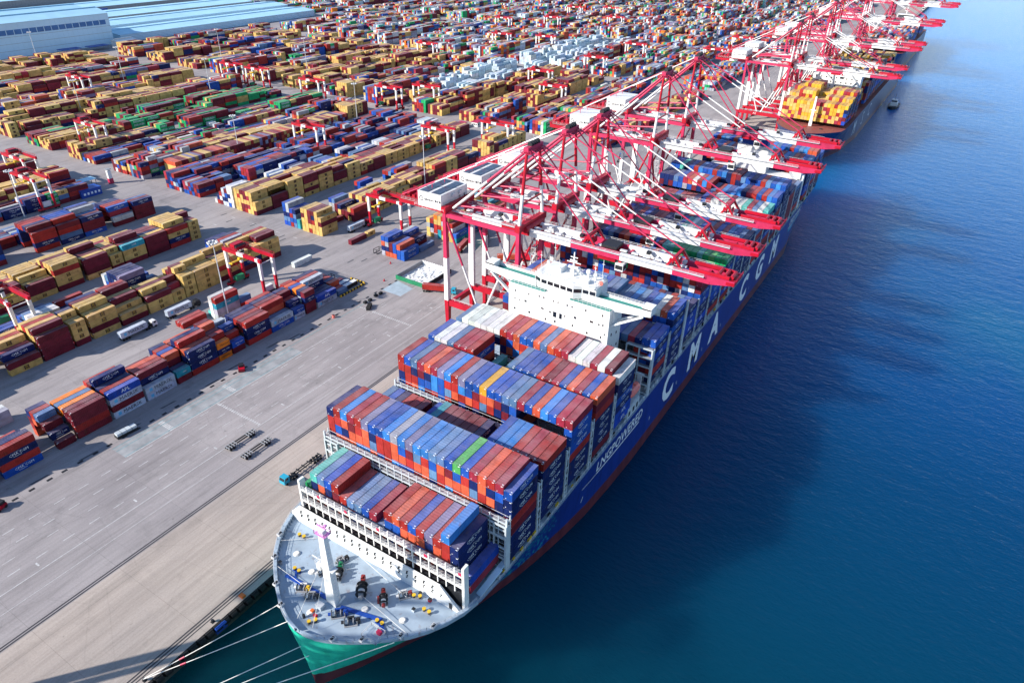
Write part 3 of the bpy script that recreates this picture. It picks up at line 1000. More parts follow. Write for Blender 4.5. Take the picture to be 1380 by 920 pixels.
def box_mesh(L, H):
    """origin in the middle of the base, long axis along y"""
    mb = MB()
    w, l = 1.18, L / 2
    for sx_ in (-1, 1):
        for sy_ in (-1, 1):
            mb.cbox((sx_ * (w - 0.07), sy_ * (l - 0.08), H / 2), (0.14, 0.16, H), 0)
        ribbed(mb, -l + 0.16, l - 0.16, sx_ * (w - 0.02), sx_, 0.16, H - 0.1, 20 if L > 8 else 10)
        mb.cbox((sx_ * (w - 0.05), 0, 0.08), (0.10, L - 0.32, 0.16), 0)
        mb.cbox((sx_ * (w - 0.05), 0, H - 0.05), (0.10, L - 0.32, 0.10), 0)
    # roof with shallow cross ribs
    n = 14 if L > 8 else 7
    st = (L - 0.3) / n
    k = len(mb.v)
    prof = []
    for i in range(n):
        a = -l + 0.15 + i * st
        prof += [(a, H - 0.035), (a + st * 0.4, H - 0.035), (a + st * 0.5, H - 0.012), (a + st * 0.9, H - 0.012)]
    prof.append((l - 0.15, H - 0.035))
    for y, z in prof:
        mb.v += [(-w + 0.1, y, z), (w - 0.1, y, z)]
    for i in range(len(prof) - 1):
        mb.f.append((k + 2 * i, k + 2 * i + 1, k + 2 * i + 3, k + 2 * i + 2))
        mb.m.append(0)
    mb.box(-w + 0.14, -l, H - 0.11, w - 0.14, -l + 0.16, H - 0.005, 0)
    mb.box(-w + 0.14, l - 0.16, H - 0.11, w - 0.14, l, H - 0.005, 0)
    # blank end (towards the bow) with upright ribs, and the door end with lock rods
    mb.box(-w + 0.14, -l + 0.05, 0.0, w - 0.14, -l + 0.12, H - 0.11, 0)
    for i in range(6):
        x = -0.86 + i * 0.345
        mb.box(x - 0.07, -l + 0.012, 0.14, x + 0.07, -l + 0.05, H - 0.13, 0)
    mb.box(-w + 0.14, l - 0.12, 0.0, w - 0.14, l - 0.05, H - 0.11, 0)
    mb.box(-0.02, l - 0.05, 0.1, 0.02, l - 0.02, H - 0.12, 1)
    for x in (-0.85, -0.35, 0.35, 0.85):
        mb.box(x - 0.03, l - 0.05, 0.08, x + 0.03, l - 0.005, H - 0.13, 1)
    # corner castings and number plates
    for sx_ in (-1, 1):
        for sy_ in (-1, 1):
            for z in (0.06, H - 0.06):
                mb.cbox((sx_ * (w - 0.085), sy_ * (l - 0.085), z), (0.185, 0.185, 0.135), 1)
    mb.box(0.45, -l + 0.0, H - 0.42, 0.95, -l + 0.011, H - 0.24, 2)
    mb.box(-0.7, -l + 0.0, 0.42, -0.52, -l + 0.011, 0.62, 2)
    for yy in (-l + 0.35,):
        mb.box(0.55, yy, H - 0.011, 0.95, yy + 0.22, H - 0.002, 2)
    mb.box(-w + 0.14, -l + 0.16, 0.05, w - 0.14, l - 0.16, 0.13, 0)
    return mb.mesh('container', ['box', 'grey', 'letter'])
_bm = {}
def box_data(L, H):
    key = (round(L, 2), round(H, 2))
    if key not in _bm:
        _bm[key] = box_mesh(L, H)
    return _bm[key]

_lm = {}
def logo_data(ck, L, H):
    """flat lettering on the long +x side, in the container's own axes"""
    if ck not in LOGO:
        return None
    body, size, ink = LOGO[ck]
    key = (ck, round(L, 1), round(H, 2))
    if key not in _lm:
        mb = MB()
        sz = size * (1.0 if L > 8 else 0.62)
        if body.startswith('m\n'):
            put_text(mb, body, 1.35, (1.192, 0, H * 0.5), (0, 1, 0), (0, 0, 1), 0)
        else:
            put_text(mb, body, sz, (1.19, 0.4 if ck != 'M' else 1.0, H * (0.5 if ck in 'MA' else 0.58)), (0, 1, 0), (0, 0, 1), 0)
            if ck in 'nb':
                mb.face([(1.19, -1.6, H * 0.80), (1.19, 0.2, H * 0.87), (1.19, 1.2, H * 0.80), (1.19, 0.2, H * 0.835)], 0)
                mb.face([(1.19, -1.6, H * 0.25), (1.19, 1.0, H * 0.25), (1.19, 1.0, H * 0.29), (1.19, -1.6, H * 0.29)], 0)
        _lm[key] = mb.mesh('lettering', [ink])
    return _lm[key]
def badge_data(ck, L, H):
    if ck not in 'My':
        return None
    key = ('badge', ck, round(L, 1), round(H, 2))
    if key not in _lm:
        if ck == 'M':
            f = L / 12.19
            _lm[key] = MB().box(1.15, -4.6 * f, H * 0.28, 1.19, -3.4 * f, H * 0.76, 0).mesh('emblem', ['starblue'])
        else:
            _lm[key] = MB().box(1.15, -0.95, H * 0.5 - 0.85, 1.184, 0.95, H * 0.5 + 0.85, 0).mesh('emblem', ['yellow_badge'])
    return _lm[key]
M['yellow_badge'] = paint('badge_dark', (0.10, 0.055, 0.03), 0.5, 0.1)
# the emblem of the ochre boxes: ochre letters on a dark tile
LOGO['y'] = ('m\nsc', 1.5, 'yellow')

def put_box(x0, y0, z0, L, H, ck, label, group, logo, parent=None):
    o = link('shipping_container', box_data(L, H), parent, (x0 + 1.18, y0 + L / 2, z0))
    c = rnd_tint(PAL[ck][0])
    o.color = (c[0], c[1], c[2], 1)
    if label:
        tag(o, label, 'shipping container', group)
    if logo:
        lm = logo_data(ck, L, H)
        if lm is not None:
            link('lettering', lm, o)
        bm_ = badge_data(ck, L, H)
        if bm_ is not None:
            link('emblem', bm_, o)
    return o

def build_boxes():
    cand = []
    for i, (x, y, z, sx, sy, h, ck, top, fr, sd, lab, grp, lg) in enumerate(BOXES):
        if lab is None or sx > 3:
            continue
        c = Vector((x + sx / 2, y + sy / 2, z + h / 2))
        px, py, d = to_px(c)
        if not (-5 < px < 1029 and -5 < py < 687):
            continue
        v = (CAM - c).normalized()
        s = (FPX * 1024 / d) ** 2
        a = (sx * sy * max(v.z, 0) if top else 0) + (sx * h * max(-v.y, 0) if fr else 0) + (sy * h * max(v.x, 0) if sd else 0)
        cand.append((a * s, i))
    cand.sort(reverse=True)
    seen, chosen = {}, set()
    for a, i in cand:
        if len(chosen) >= 292:
            break
        b = BOXES[i]
        lab = b[10] % PAL[b[6]][1]
        if lab in seen:
            continue
        seen[lab] = i
        chosen.add(i)
        put_box(b[0], b[1], b[2], b[4], b[5], b[6], lab, b[11], b[12] and b[9])
    # everything else: one object of real boxes
    rest = [b for i, b in enumerate(BOXES) if i not in chosen]
    n = len(rest)
    A = np.array([(b[0], b[1], b[2], b[0] + b[3], b[1] + b[4], b[2] + b[5]) for b in rest])
    idx = np.array([[0, 1, 2], [3, 1, 2], [3, 4, 2], [0, 4, 2], [0, 1, 5], [3, 1, 5], [3, 4, 5], [0, 4, 5]])
    V = A[:, idx].reshape(-1, 3)
    F = np.array([[4, 5, 6, 7], [0, 1, 5, 4], [1, 2, 6, 5], [2, 3, 7, 6], [3, 0, 4, 7]])
    Q = (np.arange(n)[:, None, None] * 8 + F[None]).reshape(-1, 4)
    C = np.repeat(np.array([rnd_tint(PAL[b[6]][0]) for b in rest]), 5, axis=0)
    TV, TF, TC = [], [], []
    k = len(V)
    inkc = {'letter': (0.80, 0.83, 0.85), 'ink': (0.02, 0.022, 0.035), 'yellow': (0.72, 0.46, 0.08)}
    for b in rest:
        if not (b[9] and b[12]) or b[6] not in LOGO:
            continue
        c = Vector((b[0] + 2.44, b[1] + b[4] / 2, b[2] + b[5] / 2))
        px, py, d = to_px(c)
        if d > 620 or not (-5 < px < 1029 and -5 < py < 687):
            continue
        body, size, ink = LOGO[b[6]]
        S = 1.0 if b[4] > 8 else 0.62
        quads = []
        xx = b[0] + b[3]
        if b[6] == 'y':
            quads.append(((-0.9, -0.8, 0.9, 0.8), (0.09, 0.05, 0.03)))
        if b[6] in 'nb':
            quads.append(((-1.4 * S, -0.9, 1.0 * S, -0.78), inkc['letter']))
        if b[6] == 'M':
            quads.append(((-4.6 * S, -0.55, -3.4 * S, 0.6), (0.12, 0.48, 0.75)))
        if b[6] == 'g':
            quads.append(((-4.4 * S, -0.55, 4.4 * S, -0.42), inkc['letter']))
        for (u0, w0, u1, w1), cc in quads:
            TV.append(np.array([(xx + 0.03, c.y + u0, c.z + w0), (xx + 0.03, c.y + u1, c.z + w0), (xx + 0.03, c.y + u1, c.z + w1), (xx + 0.03, c.y + u0, c.z + w1)]))
            TF += [(k, k + 1, k + 2), (k, k + 2, k + 3)]
            TC += [cc, cc]
            k += 4
        if d < 430 or b[6] in 'gM':
            sz = 1.35 if b[6] == 'y' else size * S
            v, t = text_arrays(body, sz, 1)
            w = np.stack([np.full(len(v), xx + 0.05), c.y + 0.4 + v[:, 0] - (0.4 if b[6] == 'y' else 0), c.z + (0.0 if b[6] in 'yMA' else 0.2) + v[:, 1]], 1)
            TV.append(w)
            TF += [(k + int(a), k + int(e), k + int(f)) for a, e, f in t]
            TC += [inkc[ink]] * len(t)
            k += len(v)
    if TV:
        V = np.concatenate([V] + TV)
    nq, nt_ = len(Q), len(TF)
    me = bpy.data.meshes.new('container_stacks')
    me.vertices.add(len(V))
    me.vertices.foreach_set('co', V.astype(np.float32).ravel())
    loops = np.concatenate([Q.ravel(), np.array(TF, dtype=int).ravel()]) if nt_ else Q.ravel()
    me.loops.add(len(loops))
    me.loops.foreach_set('vertex_index', loops.astype(np.int32))
    me.polygons.add(nq + nt_)
    st = np.concatenate([np.arange(nq) * 4, nq * 4 + np.arange(nt_) * 3]).astype(np.int32)
    me.polygons.foreach_set('loop_start', st)
    me.polygons.foreach_set('use_smooth', np.zeros(nq + nt_, dtype=bool))
    me.update(calc_edges=True)
    at = me.attributes.new('col', 'FLOAT_COLOR', 'FACE')
    CC = np.concatenate([C, np.array(TC)]) if nt_ else C
    at.data.foreach_set('color', np.concatenate([CC, np.ones((len(CC), 1))], 1).astype(np.float32).ravel())
    me.materials.append(M['boxes'])
    o = link('container_stacks', me)
    o['kind'] = 'stuff'
    tag(o, 'the many other coloured containers stacked across the port and on the ships', 'container stacks')
    print('boxes', len(BOXES), 'own objects', len(chosen), 'faces', nq + nt_)

# ================================================================== THE BIG SHIP
CX = 30.24
def lerp_tab(tab, y):
    if y <= tab[0][0]:
        return tab[0][1]
    for (a, va), (b, vb) in zip(tab[:-1], tab[1:]):
        if y <= b:
            return va + (vb - va) * (y - a) / (b - a)
    return tab[-1][1]
DECK = [(-43.2, 0.0), (-43.0, 2.2), (-42.4, 4.6), (-41.4, 7.2), (-40.0, 9.9), (-38.0, 13.0), (-36.0, 15.8), (-33.5, 18.9), (-30.5, 22.2), (-27.0, 24.9), (-23.0, 27.2), (-18.5, 29.0), (-13.0, 30.1), (-6.0, 30.6), (2.0, 30.7), (330, 30.7), (345, 30.2), (357, 28.5)]
WLINE = [(-41.2, 0.0), (-38.0, 2.0), (-33.0, 4.8), (-29.0, 6.9), (-20.0, 11.5), (-8.0, 17.2), (0, 20.0), (9, 22.7), (21, 25.3), (30, 27.0), (46, 29.1), (62, 30.1), (80, 30.7), (290, 30.7), (320, 27.0), (345, 18.0), (357, 9.0)]
def half(y, z, zd=18.3):
    s = min(1.0, max(0.0, (z + 5.0) / (zd + 5.0)))
    a, b = lerp_tab(WLINE, y), lerp_tab(DECK, y)
    return a + (b - a) * (s ** 1.35)

ship = thing('container_ship', 'huge navy container ship with green bow and white letters along its side', 'container ship', (CX, -20.0, -4.5), None)
SL = Vector((-CX, 20.0, 4.5))      # ship parts are written in world numbers and shifted by this
def spart(name, mb, mats, parent=None, stuff=False):
    return part(name, mb, mats, parent or ship, SL if parent is None or parent == ship else (0, 0, 0), stuff)

ys = [-43.2, -43.0, -42.4, -41.4, -40.0, -38.0, -36.0, -33.5, -30.5, -27.0, -23.0, -18.5, -13.0, -6.0, 2.0, 12, 22, 34, 46, 62, 80, 120, 170, 220, 290, 310, 330, 345, 357]
zsn = [-7.0, -4.5, -1.0, 2.0, 5.5, 9.0, 12.5, 15.5, 18.3]
mb = MB()
for side in (-1, 1):
    k = len(mb.v)
    for y in ys:
        for z in zsn:
            yy = y
            if y < -40:                      # near plumb stem, slightly raked back towards the water
                yy = y + (18.3 - z) * 0.085 * max(0, (-40 - y) / 3.2)
            mb.v.append((CX + side * half(y, z), yy, z))
    nz = len(zsn)
    for i in range(len(ys) - 1):
        for j in range(nz - 1):
            q = (k + i * nz + j, k + (i + 1) * nz + j, k + (i + 1) * nz + j + 1, k + i * nz + j + 1)
            mb.f.append(q if side > 0 else q[::-1])
            mb.m.append(0)
    # transom
yT = 357
k = len(mb.v)
mb.v += [(CX - half(yT, z), yT, z) for z in zsn] + [(CX + half(yT, z), yT, z) for z in reversed(zsn)]
mb.f.append(tuple(reversed(range(k, k + 2 * len(zsn)))))
mb.m.append(0)
hull = spart('hull', mb, ['hull'])
for p in hull.data.polygons:
    p.use_smooth = True
# bulbous forefoot just under the surface is out of sight; the white depth marks and bow symbol are flat print
mb = MB()
for ch, y, in (('C', 109.0), ('M', 136.6), ('A', 162.0), ('C', 203.5), ('G', 230.5), ('M', 257.2)):
    mb = MB()
    put_text(mb, ch, 17.0, (CX + 30.7 + 0.06, y, 9.5), (0, 1, 0), (0, 0, 1), 0, 3, 0.95, 0.75)
    spart('hull_letter', mb, ['letter'])
mb = MB()
def hull_text(mb, body, size, y0, z0, m=0, squeeze=1.0):
    v, t = text_arrays(body, size, 2, 0.06)
    k = len(mb.v)
    for q in v:
        y, z = y0 + q[0] * squeeze, z0 + q[1]
        mb.v.append((CX + half(y, z) + 0.07, y, z))
    for a in t:
        mb.f.append((k + int(a[0]), k + int(a[1]), k + int(a[2])))
        mb.m.append(m)
def hull_quad(mb, y0, y1, z0, z1, n, m=0):
    for i in range(n):
        a, b = y0 + (y1 - y0) * i / n, y0 + (y1 - y0) * (i + 1) / n
        mb.face([(CX + half(a, z0) + 0.07, a, z0), (CX + half(b, z0) + 0.07, b, z0), (CX + half(b, z1) + 0.07, b, z1), (CX + half(a, z1) + 0.07, a, z1)], m)
hull_text(mb, 'LNGPOWERED', 5.6, 66.5, 14.1, 0, 0.92)
hull_quad(mb, 50.0, 81.5, 11.0, 11.55, 6)
hull_quad(mb, 41.0, 50.0, 11.15, 11.4, 3)
hull_text(mb, '/', 3.0, 42.5, 5.8)
spart('lettering', mb, ['letter'])
for y_ in (118.5, 147.5, 171.5, 214.0, 243.0, 268.0, 92.0):
    mb = MB()
    hull_quad(mb, y_, y_ + 0.35, 5.0, 6.6, 1)
    spart('tug_mark', mb, ['letter'])
mb = MB()
hull_text(mb, 'LNGPOWERED', 4.6, 300, 15.0, 0, 0.9)
hull_quad(mb, 286.0, 318, 9.4, 11.5, 6, 1)
hull_quad(mb, 284.0, 320, 12.0, 12.5, 6, 0)
spart('lettering', mb, ['letter', 'cab_blue'])

# decks
mb = MB()
fo = [y for y in ys if y <= -17]
fo = [-43.0, -42.4, -41.4, -40.0, -38.0, -36.0, -33.5, -30.5, -27.0, -23.0, -18.5]
for a, b in zip(fo[:-1], fo[1:]):
    ha, hb = lerp_tab(DECK, a), lerp_tab(DECK, b)
    mb.face([(CX - ha, a, 18.25), (CX + ha, a, 18.25), (CX + hb, b, 18.25), (CX - hb, b, 18.25)])
for a, b in ((-18.5, -13), (-13, -6), (-6, 2), (2, 330), (330, 345), (345, 357)):
    ha, hb = lerp_tab(DECK, a), lerp_tab(DECK, b)
    mb.face([(CX - ha, a, 18.25), (CX + ha, a, 18.25), (CX + hb, b, 18.25), (CX - hb, b, 18.25)])
foredeck = spart('deck', mb, ['deck'])
# hatch coamings and covers under the stacks
mb = MB()
for y, row, c0, z, nm in BAYS:
    w0 = (c0 * PITCH - 0.2) if c0 else 1.6
    w1 = (len(row) + c0) * PITCH + 0.2 if c0 else 58.9
    mb.box(w0 + (1.0 if c0 else 0), y - 0.5, 18.25, w1 - (1.0 if c0 else 0), y + 12.7, 20.55, 0)
spart('hatch_cover', mb, ['grey'])
# bulwark round the foredeck with its stays, and the broad pale rim
mb = MB()
fo2 = [-43.1, -42.4, -41.4, -40.0, -38.0, -36.0, -33.5, -30.5, -27.0, -23.0, -18.5, -14.0]
for side in (-1, 1):
    for a, b in zip(fo2[:-1], fo2[1:]):
        ha, hb = lerp_tab(DECK, a), lerp_tab(DECK, b)
        P = [(CX + side * (ha + 0.05), a), (CX + side * (hb + 0.05), b), (CX + side * max(hb - 0.9, 0), b + 0.35), (CX + side * max(ha - 0.9, 0), a + 0.35)]
        for (p, q) in ((0, 1), (2, 3)):
            mb.face([(P[p][0], P[p][1], 18.2), (P[q][0], P[q][1], 18.2), (P[q][0], P[q][1], 19.35), (P[p][0], P[p][1], 19.35)], 0)
        mb.face([(x, y, 19.35) for x, y in P], 0)
    y = -38.0
    while y < -17:
        h = lerp_tab(DECK, y)
        mb.box(CX + side * (h - 1.0) - 0.08, y, 18.25, CX + side * (h - 1.0) + 0.08, y + 0.12, 19.3, 1)
        x0 = CX + side * (h - 1.9)
        mb.face([(x0, y, 18.27), (CX + side * (h - 0.95), y, 18.27), (CX + side * (h - 0.95), y, 19.3)], 1)
        y += 0.95
spart('bulwark', mb, ['deck', 'lash'])
mb = MB()
for side in (-1, 1):
    pts = [(CX + side * max(0.3, lerp_tab(DECK, y) - 0.35), y, 19.35) for y in fo2[1:]]
    mb.rail(pts, 1.0, 0, 1.6, 0.06)
spart('handrail', mb, ['rail'])
# fairlead housings on the rim
for side in (-1, 1):
    for y in (-40.6, -37.0, -31.5, -25.5):
        mb = MB()
        h = lerp_tab(DECK, y) - 0.4
        mb.cbox((CX + side * h, y + 0.1, 19.6), (1.0, 1.4, 0.55), 0)
        mb.cbox((CX + side * h, y + 0.1, 19.9), (0.6, 1.0, 0.2), 1)
        spart('fairlead', mb, ['rail', 'dark'])

# breakwater: white wall across the foredeck, its ends cut on the slant
mb = MB()
yb = -18.2
prof = [(1.7, 18.25), (1.6, 20.0), (5.0, 23.7), (52.0, 23.7), (58.6, 18.25)]
front = [(x, yb - (0.5 if z < 19 else 0.0), z) for x, z in prof]
back = [(x, yb + 0.35, z) for x, z in prof]
k = len(mb.v)
mb.v += front + back
n = len(prof)
mb.f.append(tuple(k + i for i in range(n)))
mb.m.append(0)
mb.f.append(tuple(k + n + i for i in reversed(range(n))))
mb.m.append(0)
for i in range(n):
    j = (i + 1) % n
    mb.f.append((k + j, k + i, k + n + i, k + n + j))
    mb.m.append(0)
bw = spart('breakwater', mb, ['house'])
mb = MB()
for i in range(19):
    x = 5.4 + i * 2.6
    for j in range(2):
        zz = 20.2 + j * 1.4
        if x > 50 and j == 1:
            continue
        mb.box(x, yb - 0.36, zz, x + 0.36, yb - 0.12, zz + 0.28, 0)
        mb.box(x + 0.2, yb - 0.36, zz + 0.66, x + 0.56, yb - 0.12, zz + 0.94, 0)
part('porthole', mb, ['dark'], bw, (0, 0, 0), True)
mb = MB().box(55.0, yb - 0.56, 18.3, 55.8, yb - 0.42, 20.0, 0)
part('door', mb, ['dark'], bw)

# lashing bridge frame in front of the bow stack: posts, three shelves, rails
def frame_x(y, x0, x1, z0, z1, mats, step=2.52, shelves=(), deep=1.5, thick=0.28):
    mb = MB()
    k = int(round((x1 - x0) / step))
    for i in range(k + 1):
        x = x0 + (x1 - x0) * i / k
        for yy in ((y, y + deep) if i in (0, k) else (y,)):
            mb.cbox((x, yy, (z0 + z1) / 2), (thick, thick, z1 - z0), 0)
    for z in shelves:
        mb.box(x0, y + 0.2, z - 0.16, x1, y + deep, z, 1)
        mb.box(x0, y - 0.17, z - 0.42, x1, y + 0.17, z + 0.05, 0)
        mb.box(x0, y - 0.05, z + 1.0, x1, y + 0.03, z + 1.1, 2)
        mb.box(x0, y - 0.05, z + 0.5, x1, y + 0.03, z + 0.57, 2)
        if len(shelves) > 1:
            for i in range(k * 2):
                x = x0 + (x1 - x0) * i / (k * 2)
                mb.box(x, y - 0.06, z, x + 0.09, y + 0.03, z + 1.1, 2)
    return mb
mb = frame_x(-17.2, 5.6, 58.3, 23.4, 31.4, None, 2.51, (25.9, 29.6), 1.5)
for x in (5.6, 58.3):
    mb.box(x - 0.35, -17.4, 18.25, x + 0.35, -15.6, 32.6, 0)
for i in range(21):
    x = 6.9 + i * 2.51
    for z in (26.6,):
        mb.box(x - 0.75, -16.1, z, x + 0.75, -15.95, z + 1.6, 3)
mb.box(5.6, -16.9, 18.3, 58.3, -16.3, 23.4, 3)
for x in (32.2, 21.5, 47.0, 12.0, 57.0):
    mb.box(x, -17.42, 29.8, x + 0.9, -17.3, 30.7, 4)
spart('lashing_bridge', mb, ['lashw', 'grey', 'rail', 'dark', 'pink'])
# lashing bridges between the stacks
gaps = [BAYS[i][0] + 13.0 for i in range(len(BAYS)) if i not in (5, len(BAYS) - 1)]
lb0 = None
for gy in gaps:
    if lb0 is None:
        mb = MB()
        for x in (0.15, 60.3):
            for yy in (0.0, 1.5):
                mb.cbox((x, yy, 27.2), (0.5 if yy == 0 else 0.3, 0.5 if yy == 0 else 0.3, 18.0), 0)
            mb.cbox((x, 0.75, 33.0), (0.5, 1.6, 0.4), 0)
            for z in (20.5, 23.5, 26.5, 29.5, 32.5, 35.0):
                mb.cbox((x, 0.75, z), (0.36, 1.5, 0.22), 0)
        for z in (23.4, 26.3, 29.2, 32.0, 34.6):
            mb.box(0.4, 0.15, z - 0.14, 60.0, 1.4, z, 1)
            for yy in (0.05, 1.45):
                mb.box(0.4, yy - 0.04, z + 1.0, 60.0, yy + 0.04, z + 1.08, 2)
            mb.box(0.4, -0.12, z - 0.35, 60.0, 0.08, z + 0.02, 0)
        for i in range(1, 24):
            mb.cbox((i * 2.52 - 0.02, 0.0, 27.5), (0.22, 0.22, 17.0), 0)
        for j, z in enumerate((23.0, 25.4, 27.8, 30.2)):
            mb.box(60.55, 0.1, z, 60.58, 0.9, z + 0.5, 3)
        lb0 = spart('lashing_bridge', mb, ['lash', 'grey', 'rail', 'dark'])
        lb0.location = SL + Vector((0, gy, 0))
    else:
        o = lb0.copy()
        COL.objects.link(o)
        o.parent = ship
        o.location = SL + Vector((0, gy, 0))
# open box frames of the starboard side: beside the bow stack, before and behind the deckhouse
def side_frame(y, x0, x1, z0, z1, levels):
    mb = MB()
    for x in (x0, (x0 + x1) / 2, x1):
        mb.box(x - 0.2, y - 0.2, z0, x + 0.2, y + 0.2, z1, 0)
    for i in range(levels + 1):
        z = z0 + (z1 - z0) * i / levels
        mb.box(x0 - 0.19, y - 0.16, z - 0.22, x1 + 0.19, y + 0.16, z + 0.22, 0)
        mb.box(x0, y + 0.2, z - 0.1, x1, y + 1.6, z + 0.0, 1)
    mb.box(x1 - 0.3, y - 0.1, z0 - 1, x1 + 0.3, y + 1.7, z1, 0)
    return mb
for (y, x0, x1, z0, z1, lv) in ((-2.4, 53.6, 60.3, 19.0, 33.6, 4), (87.2, 51.0, 60.3, 19.0, 36.5, 5), (117.4, 52.5, 60.3, 19.0, 41.5, 6), (-2.3, 0.2, 4.8, 19.0, 33.5, 4), (27.6, 0.2, 6.0, 22.0, 33.0, 3)):
    spart('lashing_tower', side_frame(y, x0, x1, z0, z1, lv), ['lash', 'grey'])
# handrail and clutter along the starboard deck edge
mb = MB()
mb.rail([(CX + lerp_tab(DECK, y) - 0.15, y, 18.3) for y in (-14, -6, 2, 357)], 1.1, 0, 2.4, 0.08)
spart('handrail', mb, ['rail'])
mb = MB()
y = -5.0
while y < 350:
    mb.cbox((60.2, y, 18.9), (0.5, RND.uniform(0.6, 1.8), RND.uniform(0.6, 1.3)), RND.choice((0, 0, 1, 2)))
    y += RND.uniform(2.5, 5.0)
spart('deck_fitting', mb, ['lash', 'dark', 'yellow'], None, True)
# stack resting on the sponson beside the bow: side chutes
mb = MB()
mb.beam((58.8, -12.0, 18.4), (60.2, -4.5, 21.5), 1.6, 0.3)
mb.beam((58.4, -7.0, 18.4), (59.8, -1.5, 21.0), 1.5, 0.3)
spart('access_ramp', mb, ['wallblue'])
# container pieces low beside the bow stack (blue tarpaulined box on a crimson one)
add_box(56.0, -14.5, 23.9, 2.36, 12.19, 2.7, 'A', True, True, True, '%s container under the blue stack beside the starboard bow frame', 'containers stacked on the deck of the navy ship', False)
add_box(56.0, -14.6, 21.1, 2.36, 12.19, 2.7, 'm', True, True, True, '%s container lowest beside the starboard bow frame', 'containers stacked on the deck of the navy ship', False)

# foredeck machinery ------------------------------------------------
DZ = 18.25
def winch(x, y, rz, drums, c1, c2, big=1.0, lab=None):
    o = link('mooring_winch', None, ship, SL + Vector((x, y, DZ)))
    o.rotation_euler = (0, 0, rz)
    o.empty_display_size = 1
    mb = MB()
    mb.box(-1.6 * big, -1.0, 0, 1.6 * big, -0.6, 0.25, 0)
    mb.box(-1.6 * big, 0.6, 0, 1.6 * big, 1.0, 0.25, 0)
    for x_ in (-1.5, -0.5, 0.6, 1.5):
        mb.box(x_ * big - 0.12, -0.6, 0.1, x_ * big + 0.12, 0.6, 1.3 * big, 0)
    part('winch_frame', mb, ['grey'], o)
    for d in range(drums):
        xx = (-1.0 + d * 1.1) * big
        mb = MB()
        mb.tube((xx - 0.42 * big, 0, 0.9 * big), (xx + 0.42 * big, 0, 0.9 * big), 0.55 * big, 0, n=12)
        for e in (-0.46, 0.46):
            mb.tube((xx + e * big - 0.04, 0, 0.9 * big), (xx + e * big + 0.04, 0, 0.9 * big), 0.95 * big, 1, n=14)
        part('winch_drum', mb, ['rope' if d % 2 == 0 else 'dark', 'dark'], o)
    mb = MB()
    mb.box(1.2 * big, -0.5, 0.2, 2.3 * big, 0.5, 1.3 * big, 0)
    mb.tube((1.8 * big, 0, 1.3 * big), (1.8 * big, 0, 1.7 * big), 0.35, 0)
    part('motor', mb, [c1], o)
    mb = MB().tube((-2.3 * big, 0, 0.9 * big), (-1.6 * big, 0, 0.9 * big), 0.4 * big, 0, n=10)
    part('brake_drum', mb, [c2], o)
    part('brake_guard', MB().box(-0.8, 1.02, 0, 0.8, 1.5, 0.9 * big, 0), [c2], o)
    return o
winch(26.3, -26.0, 2.1, 2, 'green', 'dark', 1.25)
winch(34.4, -26.3, 2.2, 2, 'deepred', 'grey', 1.45)
winch(40.6, -25.6, 2.3, 2, 'deepred', 'deepred', 1.1)
winch(44.0, -22.0, 0.9, 1, 'deepred', 'white', 0.85)
winch(22.0, -34.0, 0.5, 1, 'yellow', 'white', 0.85)
winch(25.6, -34.6, 0.6, 1, 'dark', 'grey', 0.85)
winch(34.5, -34.6, 0.75, 1, 'blue', 'blue', 1.0)
winch(38.5, -34.6, 0.75, 1, 'dark', 'dark', 0.95)
winch(22.5, -27.5, 1.2, 1, 'dark', 'white', 0.9)
winch(24.0, -22.5, 1.2, 1, 'dark', 'grey', 0.8)
def bollards(x, y, rz, cap='yellow', foot='grey'):
    o = link('deck_bollard', MB().box(-1.2, -0.45, 0, 1.2, 0.45, 0.12, 0).mesh('deck_bollard', [foot]), ship, SL + Vector((x, y, DZ + 0.01)))
    o.rotation_euler = (0, 0, rz)
    for s in (-0.75, 0.75):
        mb = MB()
        mb.tube((s, 0, 0.12), (s, 0, 0.8), 0.34, 0, n=10)
        mb.tube((s, 0, 0.8), (s, 0, 1.0), 0.48, 1, n=10)
        part('bollard_post', mb, ['dark', cap], o)
for x, y, rz, ft in ((9.5, -22.3, 0.1, 'grey'), (16.8, -30.8, 0.0, 'blue'), (51.3, -22.6, 0.0, 'grey'), (44.1, -31.0, 0.0, 'blue'), (30.9, -39.3, 0.9, 'grey'), (46.8, -17.2 - 3.4, 0.4, 'grey')):
    bollards(x, y, rz, 'yellow', ft)
# blue anchor-handling rails painted on deck plates
mb = MB()
mb.beam((15.5, -33.2, DZ + 0.16), (28.8, -32.6, DZ + 0.16), 1.0, 0.25, 0)
mb.beam((33.4, -32.7, DZ + 0.16), (43.9, -30.1, DZ + 0.16), 1.0, 0.25, 0)
mb.beam((16.6, -30.9, DZ + 0.12), (18.4, -33.0, DZ + 0.12), 0.5, 0.2, 0)
mb.beam((44.2, -31.0, DZ + 0.12), (46.6, -32.4, DZ + 0.12), 0.9, 0.4, 0)
spart('anchor_rail', mb, ['blue'])
mb = MB()
mb.cbox((29.4, -35.4, DZ + 0.6), (1.7, 1.3, 1.2), 0)
mb.cbox((29.4, -35.4, DZ + 1.25), (1.9, 1.5, 0.1), 1)
mb.cbox((28.7, -37.2, DZ + 0.35), (0.8, 0.8, 0.7), 2)
mb.tube((28.2, -39.4, DZ), (28.2, -39.4, DZ + 1.1), 0.35, 3, n=8)
mb.cbox((30.2, -39.0 + 1.3, DZ + 0.3), (0.9, 0.6, 0.6), 4)
spart('deck_locker', mb, ['lash', 'rail', 'orange', 'dark', 'red', 'yellow'])
